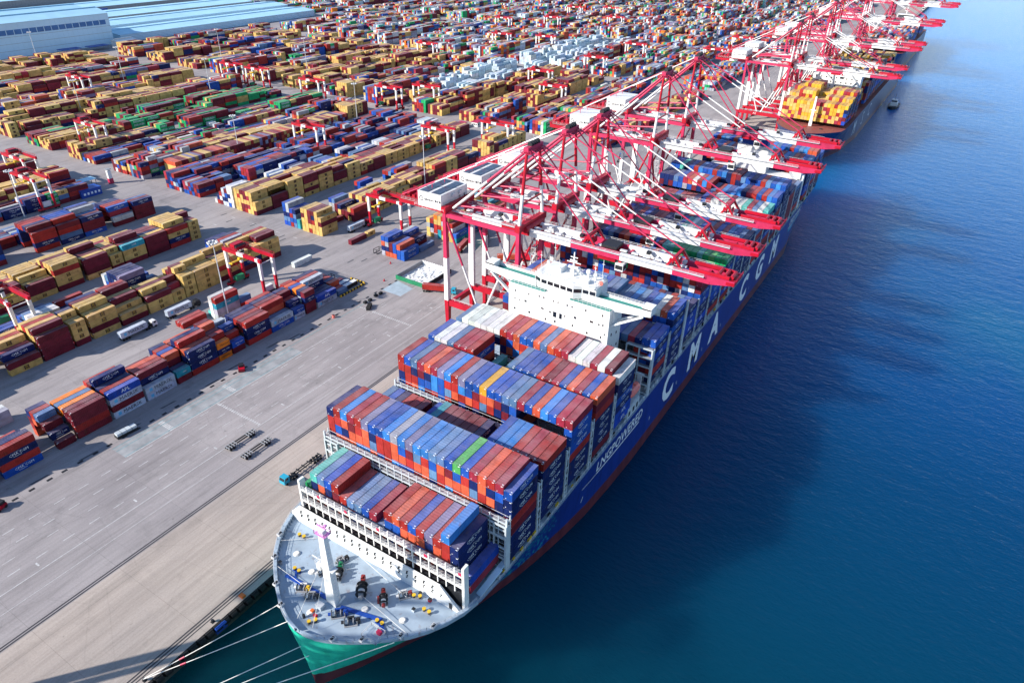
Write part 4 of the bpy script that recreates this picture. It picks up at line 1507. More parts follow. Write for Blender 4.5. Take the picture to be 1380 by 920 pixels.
for x, y in ((11.5, -31.5), (48.5, -24.0), (47.0, -19.6), (50.0, -19.7), (15.0, -20.4)):
    mb = MB().cbox((x, y, DZ + 0.4), (0.7, 0.7, 0.8), 0)
    mb.cbox((x, y, DZ + 0.86), (0.8, 0.8, 0.1), 1)
    spart('fire_box', mb, [RND.choice(('orange', 'red', 'lash', 'grey')), 'dark'])
for x, y in ((20.0, -29.0), (28.4, -37.6), (38.6, -30.0), (48.0, -27.5), (12.5, -27.0)):
    mb = MB()
    for q in range(3):
        mb.tube((x, y, DZ + 0.02 + q * 0.14), (x, y, DZ + 0.15 + q * 0.14), 0.9 - q * 0.12, 0, n=12)
    spart('rope_coil', mb, ['rope'])
# small railed platform at the starboard bow
mb = MB()
mb.box(43.4, -36.2, DZ + 0.9, 47.6, -32.8, DZ + 1.0, 0)
mb.rail([(43.4, -36.2, DZ + 1), (47.6, -36.2, DZ + 1), (47.6, -32.8, DZ + 1), (43.4, -32.8, DZ + 1), (43.4, -36.2, DZ + 1)], 1.1, 1, 1.4, 0.08)
mb.cbox((46.4, -33.6, DZ + 1.5), (1.2, 0.8, 1.0), 2)
spart('lookout_platform', mb, ['deck', 'rail', 'pink'])
# foremast
fm = link('foremast', None, ship, SL + Vector((31.0, -32.4, DZ)))
mb = MB()
mb.rings([[(-1.5, -1.0, 0), (1.5, -1.0, 0), (1.5, 1.0, 0), (-1.5, 1.0, 0)], [(-0.75, -0.6, 24.5), (0.75, -0.6, 24.5), (0.75, 0.6, 24.5), (-0.75, 0.6, 24.5)]], 0, (0, 0))
mb.beam((1.3, 0, 0.2), (2.9, 1.0, 3.0), 0.35, 0.35, 0)
for i in range(20):
    mb.box(1.35 - i * 0.035, -0.25, 1 + i * 1.1, 1.6 - i * 0.035, 0.25, 1.06 + i * 1.1, 0)
part('mast_post', mb, ['house'], fm)
mb = MB()
mb.box(-3.2, -0.9, 12.2, 2.2, 0.9, 12.35, 0)
mb.rail([(-3.2, -0.9, 12.35), (-3.2, 0.9, 12.35), (-1.2, 0.9, 12.35)], 1.0, 0, 0.9, 0.07)
mb.cbox((-2.8, 0, 10.8), (1.2, 1.2, 1.3), 0)
mb.cbox((-3.8, 0, 13.2), (2.4, 0.2, 0.2), 0)
part('mast_platform', mb, ['house'], fm)
mb = MB()
mb.box(-1.6, -1.0, 23.2, 1.6, 1.0, 23.32, 0)
mb.rail([(-1.6, -1.0, 23.3), (1.6, -1.0, 23.3), (1.6, 1.0, 23.3), (-1.6, 1.0, 23.3), (-1.6, -1.0, 23.3)], 1.1, 0, 1.6, 0.07)
mb.cbox((0, 0, 25.3), (2.8, 0.25, 0.25), 0)
mb.ball((0.9, 0.4, 25.8), 0.4, 0)
part('mast_head', mb, ['mast_violet' if 'mast_violet' in M else 'pink'], fm)
# deck ropes
mb = MB()
for a, b in (((14, -20, DZ + 0.5), (6, -27, DZ + 0.9)), ((25, -19.0, DZ + 1.2), (45, -22.4, DZ + 0.9)), ((35.5, -28, DZ + 1.2), (51, -30.0, DZ + 0.9)), ((25.5, -34.5, DZ + 1.0), (21.0, -38.4, DZ + 1.2)), ((22, -33.5, DZ + 1), (12.5, -33.0, DZ + 1.2))):
    mb.tube(a, b, 0.06, 0, n=5)
for a in ((31.0, -33.2), (29.6, -33.2)):
    mb.tube((a[0], a[1], DZ + 13), (30.3 + (a[0] - 30.3) * 3.5, -41.0, DZ + 1.2), 0.05, 0, n=5)
spart('deck_rope', mb, ['rope'])

# deckhouse ----------------------------------------------------------
hs_ = spart('deckhouse', MB().box(10.7, 76.2, 18.3, 48.4, 86.2, 52.6, 0), ['house'])
def hpart(name, mb, mats):
    return part(name, mb, mats, hs_)
wr = random.Random(5)
win = None
def window(x, z, w, h, y=76.2):
    mb = MB()
    mb.box(-w / 2, -0.03, -h / 2, w / 2, 0.04, h / 2, 0)
    mb.box(-w / 2 - 0.07, -0.05, -h / 2 - 0.07, w / 2 + 0.07, -0.02, -h / 2, 1)
    mb.box(-w / 2 - 0.07, -0.05, h / 2, w / 2 + 0.07, -0.02, h / 2 + 0.07, 1)
    o = hpart('window', mb, ['glass', 'house'])
    o.location = (x, y, z)
for x, z, w, h in ((13.3, 50.0, .5, .8), (18.6, 50.2, .5, .8), (13.2, 47.0, .5, .7), (15.0, 47.0, .35, .7), (17.4, 47.2, .9, .9), (13.2, 43.2, .6, .8), (19.0, 43.4, .7, .8), (22.6, 50.6, .5, .8), (24.4, 50.6, .5, .8), (28.0, 50.4, .4, .8), (29.8, 50.4, .4, .8), (33.2, 50.4, .5, .8),
                   (35.0, 50.4, .5, .8), (40.0, 50.6, .5, .9), (46.0, 50.6, .5, .9), (24.0, 46.4, 1.1, .6), (27.0, 46.0, .6, .8), (28.8, 45.6, 1.3, 2.0), (32.6, 46.2, .4, .9), (36.4, 46.8, .9, .9), (42.3, 47.2, 1.2, .8), (45.0, 47.0, .5, .8), (46.4, 47.2, .5, .8),
                   (25.4, 42.8, .5, .8), (29.0, 43.0, .6, .9), (35.6, 43.6, .5, .8), (41.0, 42.6, .6, .8), (46.0, 42.6, .5, .8), (47.2, 44.0, .4, .8)):
    window(x, z, w, h)
window(31.0, 45.6, 1.0, 2.0)
mb = MB()
for y, z in ((79, 50.5), (82.5, 50.0), (80, 46.5), (84, 46), (79, 43), (83, 42), (80, 38), (84, 37)):
    mb.box(48.38, y - 0.35, z - 0.5, 48.44, y + 0.35, z + 0.5, 0)
hpart('side_window', mb, ['glass'])
# green walkway strips at bridge-front foot
for x0, x1 in ((11, 24.5), (33.8, 48.2)):
    mb = MB().box(x0, 76.4, 52.6, x1, 78.2, 52.75, 0)
    mb.rail([(x0, 76.35, 52.75), (x1, 76.35, 52.75)], 1.1, 1, 1.6, 0.07)
    hpart('walkway', mb, ['teal', 'rail'])
# bridge wings: white parapets tapering to the tips, green floor, brace with a window-like opening
for s, xt in ((-1, -0.2), (1, 60.9)):
    xi = 20.0 if s < 0 else 40.8
    xw = 10.7 if s < 0 else 48.4
    mb = MB()
    y0, y1 = 78.3, 82.6
    P = [(xi, 52.6), (xw, 52.0), (xt, 53.7), (xt, 55.6), (xi, 55.2)]
    if s > 0:
        P = P[::-1]
    k = len(mb.v)
    mb.v += [(x, y0, z) for x, z in P] + [(x, y0 + 0.25, z) for x, z in P]
    n = len(P)
    mb.f.append(tuple(k + i for i in range(n))[::-1])
    mb.m.append(0)
    mb.f.append(tuple(k + n + i for i in range(n)))
    mb.m.append(0)
    for i in range(n):
        j = (i + 1) % n
        mb.f.append((k + i, k + j, k + n + j, k + n + i))
        mb.m.append(0)
    a, b = min(xi, xt), max(xi, xt)
    mb.box(a, y0 + 0.25, 53.9, b, y1, 54.1, 1)
    mb.box(a, y1, 53.7, b, y1 + 0.2, 55.1, 0)
    mb.box(xt - 0.12, y0, 53.7, xt + 0.12, y1, 55.6, 0)
    # triangular brace
    for yy in (y0 + 0.1, y1 - 0.5):
        mb.beam((xt - s * 2.2, yy, 53.3), (xw, yy, 46.8), 0.5, 1.1, 0, up=(0, 1, 0))
    mb.box(min(xw, xw + s * 0.5), y0, 46.2, max(xw, xw + s * 0.5), y1 - 0.1, 52.0, 0)
    w = hpart('bridge_wing', mb, ['house', 'teal'])
    mb = MB()
    cx_ = xt - s * 1.6
    mb.box(cx_ - 1.5, y0 + 0.5, 54.12, cx_ + 1.5, y1 - 0.3, 56.2, 0)
    mb.box(cx_ - 1.55, y0 + 0.45, 55.2, cx_ + 1.55, y0 + 0.5, 55.9, 1)
    mb.box(cx_ - 1.7, y0 + 0.3, 56.2, cx_ + 1.7, y1 - 0.1, 56.4, 0)
    mb.rail([(xi, y1, 55.1), (xt, y1, 55.1)], 0.8, 0, 1.4, 0.07)
    part('wing_cab', mb, ['house', 'glass'], hs_)
# wheelhouse
mb = MB()
foot = [(19.2, 79.0), (22.2, 77.6), (34.5, 76.9), (37.0, 78.6), (41.8, 78.9), (41.8, 87.5), (19.2, 87.5)]
mb.rings([[(x, y, 53.0) for x, y in foot], [(x, y, 55.0) for x, y in foot], [(x, y, 56.5) for x, y in foot], [(x, y, 57.6) for x, y in foot]], [0, 0, 0], (0, 0))
wh = hpart('wheelhouse', mb, ['house'])
for (xa, ya), (xb, yb_) in zip(foot[:4], foot[1:5]):
    L_ = math.hypot(xb - xa, yb_ - ya)
    n = max(1, int(L_ / 2.1))
    for i in range(n):
        a, b = (i + 0.08) / n, (i + 0.92) / n
        mb = MB()
        p, q = Vector((xa + (xb - xa) * a, ya + (yb_ - ya) * a, 0)), Vector((xa + (xb - xa) * b, ya + (yb_ - ya) * b, 0))
        nrm = Vector((yb_ - ya, -(xb - xa), 0)).normalized() * 0.05
        mb.face([p + nrm + Vector((0, 0, 55.1)), q + nrm + Vector((0, 0, 55.1)), q + nrm + Vector((0, 0, 56.4)), p + nrm + Vector((0, 0, 56.4))], 0)
        hpart('pane', mb, ['glass'])
mb = MB()
mb.box(19.6, 77.9, 57.6, 41.4, 87.3, 57.75, 0)
mb.rail([(19.6, 79.2, 57.75), (22.4, 78.0, 57.75), (34.4, 77.4, 57.75), (41.4, 79.2, 57.75), (41.4, 87.2, 57.75), (19.6, 87.2, 57.75), (19.6, 79.2, 57.75)], 1.0, 0, 1.3, 0.06)
mb.box(22, 82.5, 57.75, 27, 86.5, 59.4, 0)
mb.box(36.0, 80.0, 57.75, 38.2, 82.0, 58.9, 0)
for (x, y, r) in ((32.2, 84.5, 1.0), (35.8, 85.0, 0.9), (29.4, 85.2, 0.7), (38.8, 84.2, 0.8), (21.0, 84.6, 0.6)):
    mb.tube((x, y, 57.7), (x, y, 58.9), r * 0.45, 0, n=8)
    mb.ball((x, y, 59.3 + r * 0.4), r, 0)
for (x, y, h) in ((20.5, 80.5, 7), (24, 80, 4.5), (26.5, 82, 5), (40, 81, 6), (40.8, 85, 7.5), (22.2, 86.6, 8), (37.5, 86.4, 4), (30.5, 79.2, 3), (34.5, 81.5, 2.6)):
    mb.tube((x, y, 57.7), (x, y, 57.7 + h), 0.09, 0, n=6)
    mb.cbox((x, y, 57.7 + h * 0.8), (0.9, 0.12, 0.12), 0)
hpart('bridge_roof', mb, ['house'])
mb = MB()
mb.tube((31.2, 83.0, 57.7), (31.2, 83.0, 66.2), 0.45, 0, r1=0.2)
for z, w_ in ((60.5, 4.2), (62.6, 5.0), (64.4, 2.6)):
    mb.cbox((31.2, 83.0, z), (w_, 0.25, 0.25), 0)
mb.cbox((31.2, 82.7, 61.2), (3.4, 0.35, 0.45), 0)
mb.cbox((31.2, 82.7, 63.4), (2.6, 0.3, 0.4), 0)
mb.beam((31.2, 83.0, 60.0), (34.5, 85.6, 57.8), 0.2, 0.2, 0)
mb.beam((31.2, 83.0, 60.0), (28.2, 85.6, 57.8), 0.2, 0.2, 0)
hpart('radar_mast', mb, ['house'])
mb = MB()
mb.tube((41.6, 82.6, 58.2), (41.6, 82.2, 58.2), 0.8, 0, n=12)
hpart('lifebuoy', mb, ['salmon'])
# starboard lifeboat in its davit frame, beside the sixth stack
lbt = link('lifeboat', None, ship, SL + Vector((59.6, 75.4, 27.5)))
mb = MB()
rs = []
for t, s_ in ((-4.2, 0.25), (-3.4, 0.75), (-1.8, 1.0), (1.6, 1.0), (3.3, 0.8), (4.2, 0.3)):
    rs.append([(1.5 * s_ * math.cos(2 * math.pi * i / 10), t, 1.6 * s_ * math.sin(2 * math.pi * i / 10)) for i in range(10)])
mb.rings(rs, 0, (0, 0))
mb.box(-0.6, 1.0, 1.2, 0.6, 2.6, 2.0, 0)
part('boat_hull', mb, ['salmon'], lbt)
mb = MB()
for yy in (-4.8, 4.9):
    mb.cbox((-0.2, yy, -0.5), (1.6, 0.4, 9.0), 0)
    mb.cbox((-0.2, yy, 3.6), (3.0, 0.45, 0.6), 0)
for z in (-4.5, -6.8):
    mb.cbox((-0.2, 0, z), (1.8, 9.6, 0.35), 0)
mb.box(-0.4, -4.6, -9.0, 0.9, 4.6, -4.7, 0)
for yy in (-3.2, 0.2, 3.0):
    mb.box(0.88, yy - 0.7, -8.0, 0.95, yy + 0.7, -6.2, 1)
part('davit', mb, ['lash', 'dark'], lbt)
# aft funnel casing
mb = MB()
mb.box(8.0, 297.0, 18.3, 57.5, 305.5, 36.0, 0)
mb.box(22.0, 297.6, 36.0, 40.0, 305.0, 50.0, 0)
mb.box(52.5, 298.0, 36.0, 58.8, 304.0, 40.5, 0)
mb.box(55.0, 299.0, 18.4, 60.4, 302.0, 38.0, 0)
fc = spart('funnel_casing', mb, ['house'])
mb = MB().box(24.0, 298.4, 50.0, 38.0, 304.2, 55.0, 0)
mb.box(23.8, 298.2, 46.0, 38.2, 304.4, 46.3, 1)
part('funnel', mb, ['blue', 'dark'], fc)

# mooring lines: each rope a thing
ROPES = [((21.2, -40.4, 19.2), (-2.9, -64.4, 0.75), 'upper of the two ropes from the port bow to the near quay bollard', 1), ((26.6, -42.3, 19.2), (-2.9, -64.7, 0.75), 'lower of the two ropes from the port bow to the near quay bollard', 1),
         ((30.0, -43.0, 13.2), (-2.9, -87.0, 0.75), 'upper rope from below the stem, running off the bottom edge', 0), ((32.0, -42.8, 11.0), (-2.9, -87.2, 0.75), 'thin lower rope from below the stem, running off the bottom edge', 0),
         ((50.4, -33.2, 18.8), (-2.9, -87.4, 0.75), 'long rope crossing in front of the green bow', 0)]
for a, b, lab, fl in ROPES:
    mb = MB()
    n = 14
    A_, B_ = Vector(a), Vector(b)
    prev = None
    for i in range(n + 1):
        t = i / n
        c = A_.lerp(B_, t) - Vector((0, 0, 1.0 * t * (1 - t)))
        if prev is not None:
            mb.tube(prev, c, 0.10, 0, n=6)
        prev = c
    if fl:
        c0_, c1_ = A_.lerp(B_, 0.70) - Vector((0, 0, 0.21)), A_.lerp(B_, 0.74) - Vector((0, 0, 0.2))
        mb.tube(c0_, c1_, 0.22, 1, n=8)
    tag(part('mooring_rope', mb, ['rope', 'pink'], None), lab, 'rope', 'white mooring ropes at the bow')

# ================================================================== SHIP-TO-SHORE CRANES
XC = -22.8
def sts_crane(loc, label, group, sign=True):
    """parts in crane axes: x from XC, y from the crane's middle, z from the quay. materials 0 red 1 white 2 pink-red 3 rail 4 dark"""
    MT = ['red', 'white', 'pink', 'rail', 'dark']
    c = thing('quay_crane', label, 'quay crane', loc, group)
    xl, xs = -40.2 - XC, -5.4 - XC
    for x in (xl, xs):
        for y in (-9, 9):
            mb = MB()
            mb.beam((x, y, 1.8), (x, y, 16), 1.5, 1.6, [(1.0, 0)], 2.0, 2.1)
            mb.beam((x, y, 16.02), (x, y, 55.5), 2.0, 2.1, [(0.10, 1), (0.5, 1), (1.0, 2)], 1.45, 1.55)
            part('leg', mb, MT, c)
            mb = MB()
            for dy in (-2.6, -0.9, 0.9, 2.6):
                mb.tube((x - 0.35, y + dy, 0.45), (x + 0.35, y + dy, 0.45), 0.42, 4, n=10)
            mb.box(x - 0.5, y - 3.4, 0.7, x + 0.5, y + 3.4, 1.5, 0)
            mb.box(x - 0.6, y - 1.6, 1.5, x + 0.6, y + 1.6, 2.1, 0)
            part('bogie', mb, MT, c)
    for x in (xl, xs):
        mb = MB()
        mb.box(x - 0.75, -7.9, 11.8, x + 0.75, 7.9, 14.4, 0)
        mb.box(x + 0.76, -3.0, 12.6, x + 0.78, -1.0, 13.7, 1)
        part('sill_beam', mb, MT, c)
    for y in (-9, 9):
        mb = MB()
        mb.box(xl + 1.0, y - 0.8, 13.6, xs - 1.0, y + 0.8, 16.2, 0)
        mb.rail([(xl + 1.2, y, 16.2), (xs - 1.2, y, 16.2)], 1.0, 3, 2.5, 0.08)
        if y < 0:
            put_text(mb, 'A2', 2.2, (xl + 14.5, y - 0.83, 14.9), (1, 0, 0), (0, 0, 1), 1)
        part('portal_beam', mb, MT, c)
        xm = (xl + xs) / 2
        for x in (xl, xs):
            mb = MB()
            mb.tube((x + (0.8 if x < xm else -0.8), y, 52.0), (xm + (-1.6 if x < xm else 1.6), y, 16.4), 0.46, [(0.5, 2 if x < xm else 0), (1.0, 1)], n=8)
            part('brace', mb, MT, c)
        mb = MB()
        mb.beam((xl + 0.8, y, 54.6), (xs - 0.8, y, 54.6), 1.2, 1.6, [(0.30, 2), (0.72, 2), (1.0, 2)])
        part('tie_beam', mb, MT, c)
    # diagonal in the landside face
    mb = MB()
    mb.tube((xs, -8, 51), (xs, 8, 17), 0.5, [(0.5, 0), (1.0, 1)])
    part('brace', mb, MT, c)
    for x in (xl, xs):
        mb = MB()
        mb.box(x - 1.1, -10.2, 55.5, x + 1.1, 10.2, 58.0, 0)
        mb.rail([(x - 1.0, -10.2, 58.0), (x - 1.0, 10.2, 58.0)], 1.0, 3, 2.5, 0.08)
        part('cross_beam', mb, MT, c)
    # girders: back reach and boom (double)
    gb = [(-68, -56, 0), (-56, -49, 1), (-49, -30, 2), (-30, -16, 1), (-16, -3.6, 0)]
    bo = [(-3.2, 14.6, 1), (14.6, 34.6, 2), (34.6, 54.6, 1), (54.6, 76.2, 2)]
    def girder(nm, segs, tip):
        mb = MB()
        for y in (-4.0, 4.0):
            a, b = segs[0][0] - XC, segs[-1][1] - XC
            bands = [((s[1] - segs[0][0]) / (segs[-1][1] - segs[0][0]), s[2]) for s in segs]
            if tip:
                xq = 68.0 - XC
                bands2 = [((s[1] - segs[0][0]) / (68.0 - segs[0][0]), s[2]) for s in segs[:-1]] + [(1.0, segs[-1][2])]
                mb.beam((a, y, 54.2), (xq, y, 54.2), 1.1, 2.8, bands2)
                mb.beam((xq + 0.01, y, 54.2), (b, y, 54.9), 1.1, 2.8, [(1.0, segs[-1][2])], 0.7, 1.3)
            else:
                mb.beam((a, y, 54.2), (b, y, 54.2), 1.1, 2.8, bands)
        n = int((segs[-1][1] - segs[0][0]) / 9)
        for i in range(n + 1):
            x = segs[0][0] + 0.6 + (segs[-1][1] - segs[0][0] - 1.2) * i / n - XC
            mb.box(x - 0.45, -3.45, 53.6, x + 0.45, 3.45, 54.6, 0 if i in (0, n) else segs[min(len(segs) - 1, int(i * len(segs) / (n + 1)))][2])
        return mb
    part('back_girder', girder('back_girder', gb, False), MT, c)
    part('boom', girder('boom', bo, True), MT, c)
    for nm, x0, x1 in (('boom_walkway', -2.5, 66.0), ('girder_walkway', -66.0, -5.0)):
        mb = MB()
        for y in (-5.1, 5.1):
            mb.box(x0 - XC, y - 0.5, 55.15, x1 - XC, y + 0.5, 55.25, 3)
            yo = y + (0.45 if y > 0 else -0.45)
            mb.rail([(x0 - XC, yo, 55.25), (x1 - XC, yo, 55.25)], 1.05, 3, 2.6, 0.07)
        k = int((x1 - x0) / 4.5)
        for i in range(k):
            x = x0 + i * 4.5 - XC
            mb.box(x, -2.2, 55.3, x + 2.6, -1.0, 55.8, 3)
            if i % 3 == 1:
                mb.box(x, 0.8, 55.3, x + 1.4, 2.4, 56.3, 3 if i % 2 else 4)
        part(nm, mb, MT, c)
    # boom brackets that take the stays, end machinery
    for x in (21.6, 54.6):
        mb = MB()
        for y in (-4.0, 4.0):
            mb.beam((x - 2.4 - XC, y, 55.6), (x - XC, y, 59.0), 0.7, 0.8, 0)
            mb.beam((x + 2.6 - XC, y, 55.6), (x - XC, y, 59.0), 0.7, 0.8, 0)
        mb.box(x - 0.5 - XC, -4.4, 58.6, x + 0.5 - XC, 4.4, 59.4, 0)
        for k in range(4):
            mb.box(x - 2.2 + k - XC, -2.8 + k * 0.4, 55.6, x - 1.7 + k - XC, -1.6 + k * 0.8, 57.6, 0)
        part('stay_bracket', mb, MT, c)
    mb = MB()
    mb.box(73.5 - XC, -4.8, 54.3, 76.4 - XC, 4.8, 55.3, 0)
    for k in range(3):
        mb.tube((70.0 + k * 2.3 - XC, -2.4, 56.2), (70.0 + k * 2.3 - XC, 2.4, 56.2), 0.7, 0, n=8)
    mb.box(60 - XC, -3.2, 55.4, 74 - XC, -2.6, 56.6, 0)
    mb.box(60 - XC, 2.6, 55.4, 74 - XC, 3.2, 56.6, 0)
    mb.rail([(76.4 - XC, -4.8, 55.3), (76.4 - XC, 4.8, 55.3)], 1.0, 0, 1.6, 0.1)
    part('boom_tip', mb, MT, c)
    mb = MB()
    mb.tube((-4.2 - XC, -6.2, 55.6), (-4.2 - XC, 6.2, 55.6), 1.3, 0, n=10)
    part('boom_hinge', mb, MT, c)
    # A-frame, back struts, stays
    ax, az = -5.4 - XC, 86.0
    for y in (-1, 1):
        mb = MB()
        mb.tube((xs, y * 8.6, 57.6), (ax, y * 4.4, az), 0.72, [(0.42, 1), (1.0, 0)], 0.55)
        part('tower_leg', mb, MT, c)
        for dy in (-0.65, 0.65):
            mb = MB()
            mb.tube((-36.5 - XC, y * 7.6 + dy, 58.0), (ax - 0.8, y * 4.4 + dy * 0.6, az - 1.2), 0.48, [(0.5, 1), (1.0, 2)], n=8)
            part('back_strut', mb, MT, c)
        mb = MB()
        mb.tube((-66.5 - XC, y * 4.2, 56.0), (ax - 1.0, y * 4.0, az + 0.4), 0.24, [(0.30, 2), (0.55, 1), (0.75, 2), (1.0, 1)], n=6)
        part('back_stay', mb, MT, c)
        mb = MB()
        mb.tube((ax + 0.8, y * 4.0, az - 0.5), (21.6 - XC, y * 4.0, 59.2), 0.27, [(1.0, 2)], n=6)
        part('fore_stay', mb, MT, c)
        mb = MB()
        mb.tube((ax + 1.0, y * 4.0, az), (54.6 - XC, y * 4.0, 59.2), 0.27, [(0.34, 2), (0.68, 1), (1.0, 2)], n=6)
        part('fore_stay', mb, MT, c)
        for xq in (-58, -50):
            zz = 56.0 + (xq + 66.5) / 61.0 * 30.0
            mb = MB().box(xq - 0.12 - XC, y * 4.2 - 0.12, 55.5, xq + 0.12 - XC, y * 4.2 + 0.12, zz, 2)
            part('stay_post', mb, MT, c)
    mb = MB()
    mb.box(ax - 1.0, -5.4, az - 0.8, ax + 1.0, 5.4, az + 0.8, 2)
    mb.box(ax - 2.2, -5.6, az - 1.5, ax + 2.2, 5.6, az - 1.35, 2)
    for y in (-2.6, -1.2, 0.2, 1.6, 3.0):
        mb.tube((ax, y - 0.3, az + 1.4), (ax, y + 0.3, az + 1.4), 0.95, 4, n=10)
    mb.rail([(ax - 2.2, -5.6, az - 1.35), (ax + 2.2, -5.6, az - 1.35), (ax + 2.2, 5.6, az - 1.35), (ax - 2.2, 5.6, az - 1.35), (ax - 2.2, -5.6, az - 1.35)], 1.1, 2, 1.8, 0.1)
    mb.tube((ax, 0, az + 1), (ax, 0, az + 4.6), 0.08, 3, n=5)
    part('mast_head', mb, MT, c)
    for z, yy in ((66.0, 7.3), (74.5, 6.1)):
        mb = MB().tube((xs, -yy, z), (xs, yy, z), 0.36, 0, n=8)
        part('tower_tie', mb, MT, c)
        mb = MB().tube((-36.0 + (z - 58) * 0.9 - XC, 0, z - 5), (xs, 0, z), 0.3, 0, n=6)
    for y in (-7.2, 7.2):
        mb = MB().tube((-35.0 - XC, y, 59.0), (xs - 0.3, y, 62.5), 0.36, 2, n=8)
        part('tower_tie', mb, MT, c)
    # machinery house on the back reach
    x0, x1 = -53.2 - XC, -41.6 - XC
    mb = MB()
    mb.box(x0, -9.6, 56.0, x1, 8.4, 62.2, 1)
    mb.box(x0 - 0.15, -9.75, 62.2, x1 + 0.15, 8.55, 62.35, 1)
    for k in range(5):
        mb.box(x1, -7 + k * 3.2, 57.2, x1 + 0.06, -6 + k * 3.2, 59.0, 4 if k in (3, 4) else 3)
    for y in (-3, 2):
        mb.box(x1 + 0.01, y, 60.0, x1 + 0.9, y + 1.8, 61.2, 3)
    mb.box(x0 - 1.6, -10.2, 55.7, x1 + 1.6, 9.0, 55.95, 0)
    mb.rail([(x0 - 1.6, -10.2, 55.95), (x1 + 1.6, -10.2, 55.95), (x1 + 1.6, 9.0, 55.95)], 1.05, 3, 2.2, 0.07)
    h = part('machinery_house', mb, MT, c)
    mb = MB()
    yq = -9.66
    k = 14
    ox, oz = x0 + 1.7, 59.4
    for i in range(k):
        a0, a1 = 0.6 + i * 5.2 / k, 0.6 + (i + 1) * 5.2 / k
        mb.face([(ox + math.cos(a0) * 0.75, yq, oz + math.sin(a0) * 0.75), (ox + math.cos(a0) * 1.05, yq, oz + math.sin(a0) * 1.05), (ox + math.cos(a1) * 1.05, yq, oz + math.sin(a1) * 1.05), (ox + math.cos(a1) * 0.75, yq, oz + math.sin(a1) * 0.75)][::-1], 0)
    mb.face([(ox, yq, oz - 0.15), (ox + 0.95, yq, oz - 0.15), (ox + 0.95, yq, oz + 0.15), (ox, yq, oz + 0.15)], 0)
    put_text(mb, 'QINGDAO \u9752\u5c9b\u6e2f', 1.12, (x0 + 7.3, yq, 59.3), (1, 0, 0), (0, 0, 1), 0, 1, 0.92, 0.035)
    part('sign', mb, ['ink'], h)
    mb = MB()
    for xa, xb in ((x0 + 0.8, x0 + 4.8), (x0 + 6.6, x0 + 10.6)):
        for i in range(4):
            mb.box(xa, -9.2 + i * 4.2, 62.42, xb, -5.3 + i * 4.2, 62.55, 0)
    part('solar_panel', mb, ['solar'], h)
    # rope sheave frame at the back end
    mb = MB()
    mb.rail([(-68 - XC, -5.6, 55.6), (-54 - XC, -5.6, 55.6)], 1.2, 0, 2.0, 0.12)
    mb.rail([(-68 - XC, 5.6, 55.6), (-54 - XC, 5.6, 55.6)], 1.2, 0, 2.0, 0.12)
    for k in range(4):
        mb.box(-67 + k * 2.6 - XC, -3.2, 55.6, -65.6 + k * 2.6 - XC, 3.0, 56.8 + (k % 2) * 1.2, 0)
    mb.box(-68 - XC, -5.8, 55.4, -55 - XC, 5.8, 55.58, 0)
    part('rope_sheave_frame', mb, MT, c)
    # trolley with cab, spreader
    mb = MB()
    mb.box(26 - XC, -4.6, 51.6, 33 - XC, 4.6, 52.6, 0)
    mb.box(26.5 - XC, -3.2, 55.7, 32.5 - XC, 3.2, 56.6, 4)
    part('trolley', mb, MT, c)
    mb = MB()
    mb.box(33.2 - XC, -4.6, 48.6, 36.4 - XC, -1.6, 51.5, 1)
    mb.box(36.38 - XC, -4.4, 49.0, 36.46 - XC, -1.8, 50.8, 4)
    mb.box(33.4 - XC, -4.66, 49.2, 36.2 - XC, -4.58, 50.8, 4)
    mb.box(34 - XC, -3.6, 51.4, 35 - XC, -2.6, 53, 0)
    part('operator_cab', mb, MT, c)
    # stairs on the far seaside leg, lift tower
    mb = MB()
    for i in range(12):
        z = 17 + i * 3.2
        mb.box(xs - 3.2, 6.4, z, xs - 1.2, 8.0, z + 0.1, 3)
        mb.beam((xs - 3.0, 7.2, z), (xs - 1.4, 7.2, z + 3.2) if i % 2 else (xs - 1.4, 7.2, z), 0.8, 0.12, 3)
        mb.rail([(xs - 3.2, 6.4, z), (xs - 3.2, 8.0, z)], 1.0, 3, 1.6, 0.07)
    for x_ in (xs - 3.2, xs - 1.25):
        mb.box(x_, 6.42, 16.9, x_ + 0.12, 6.55, 56.0, 3)
        mb.box(x_, 7.88, 16.9, x_ + 0.12, 7.98, 56.0, 3)
    part('stair_tower', mb, MT, c)
    part('lift_shaft', MB().box(xl + 1.3, 6.6, 16.5, xl + 2.7, 8.0, 54, 3), MT, c)
    return c

STS = [(117.0, 1.0, 'red and white quay crane nearest the camera, solar panels on its roof, beside the deckhouse'),
       (145.5, 1.0, 'second red and white quay crane from the camera, solar panels on its roof'),
       (176.0, 1.0, 'third quay crane from the camera, white roofed house, boom over the green boxes'),
       (246.0, 1.07, 'fourth quay crane from the camera, taller, boom over the aft stacks'),
       (291.0, 1.08, 'fifth quay crane from the camera, at the stern of the navy ship'),
       (531.0, 1.0, 'sixth quay crane from the camera, first one beside the ship of yellow boxes'),
       (566.0, 1.02, 'seventh quay crane from the camera, beside the ship of yellow boxes'),
       (664.0, 1.05, 'eighth quay crane from the camera, behind the yellow boxes'),
       (700.0, 1.05, 'ninth quay crane from the camera, behind the yellow boxes'),
       (858.0, 1.05, 'tenth quay crane from the camera, far along the quay'),
       (895.0, 1.05, 'eleventh quay crane from the camera, far along the quay'),
       (1110.0, 1.0, 'twelfth quay crane from the camera, last pair near the top edge'),
       (1150.0, 1.0, 'thirteenth and farthest quay crane along the quay at the top edge')]
STS.append((-110.0, 1.0, 'quay crane just outside the bottom left corner, its shadow touching the apron'))
crane0 = None
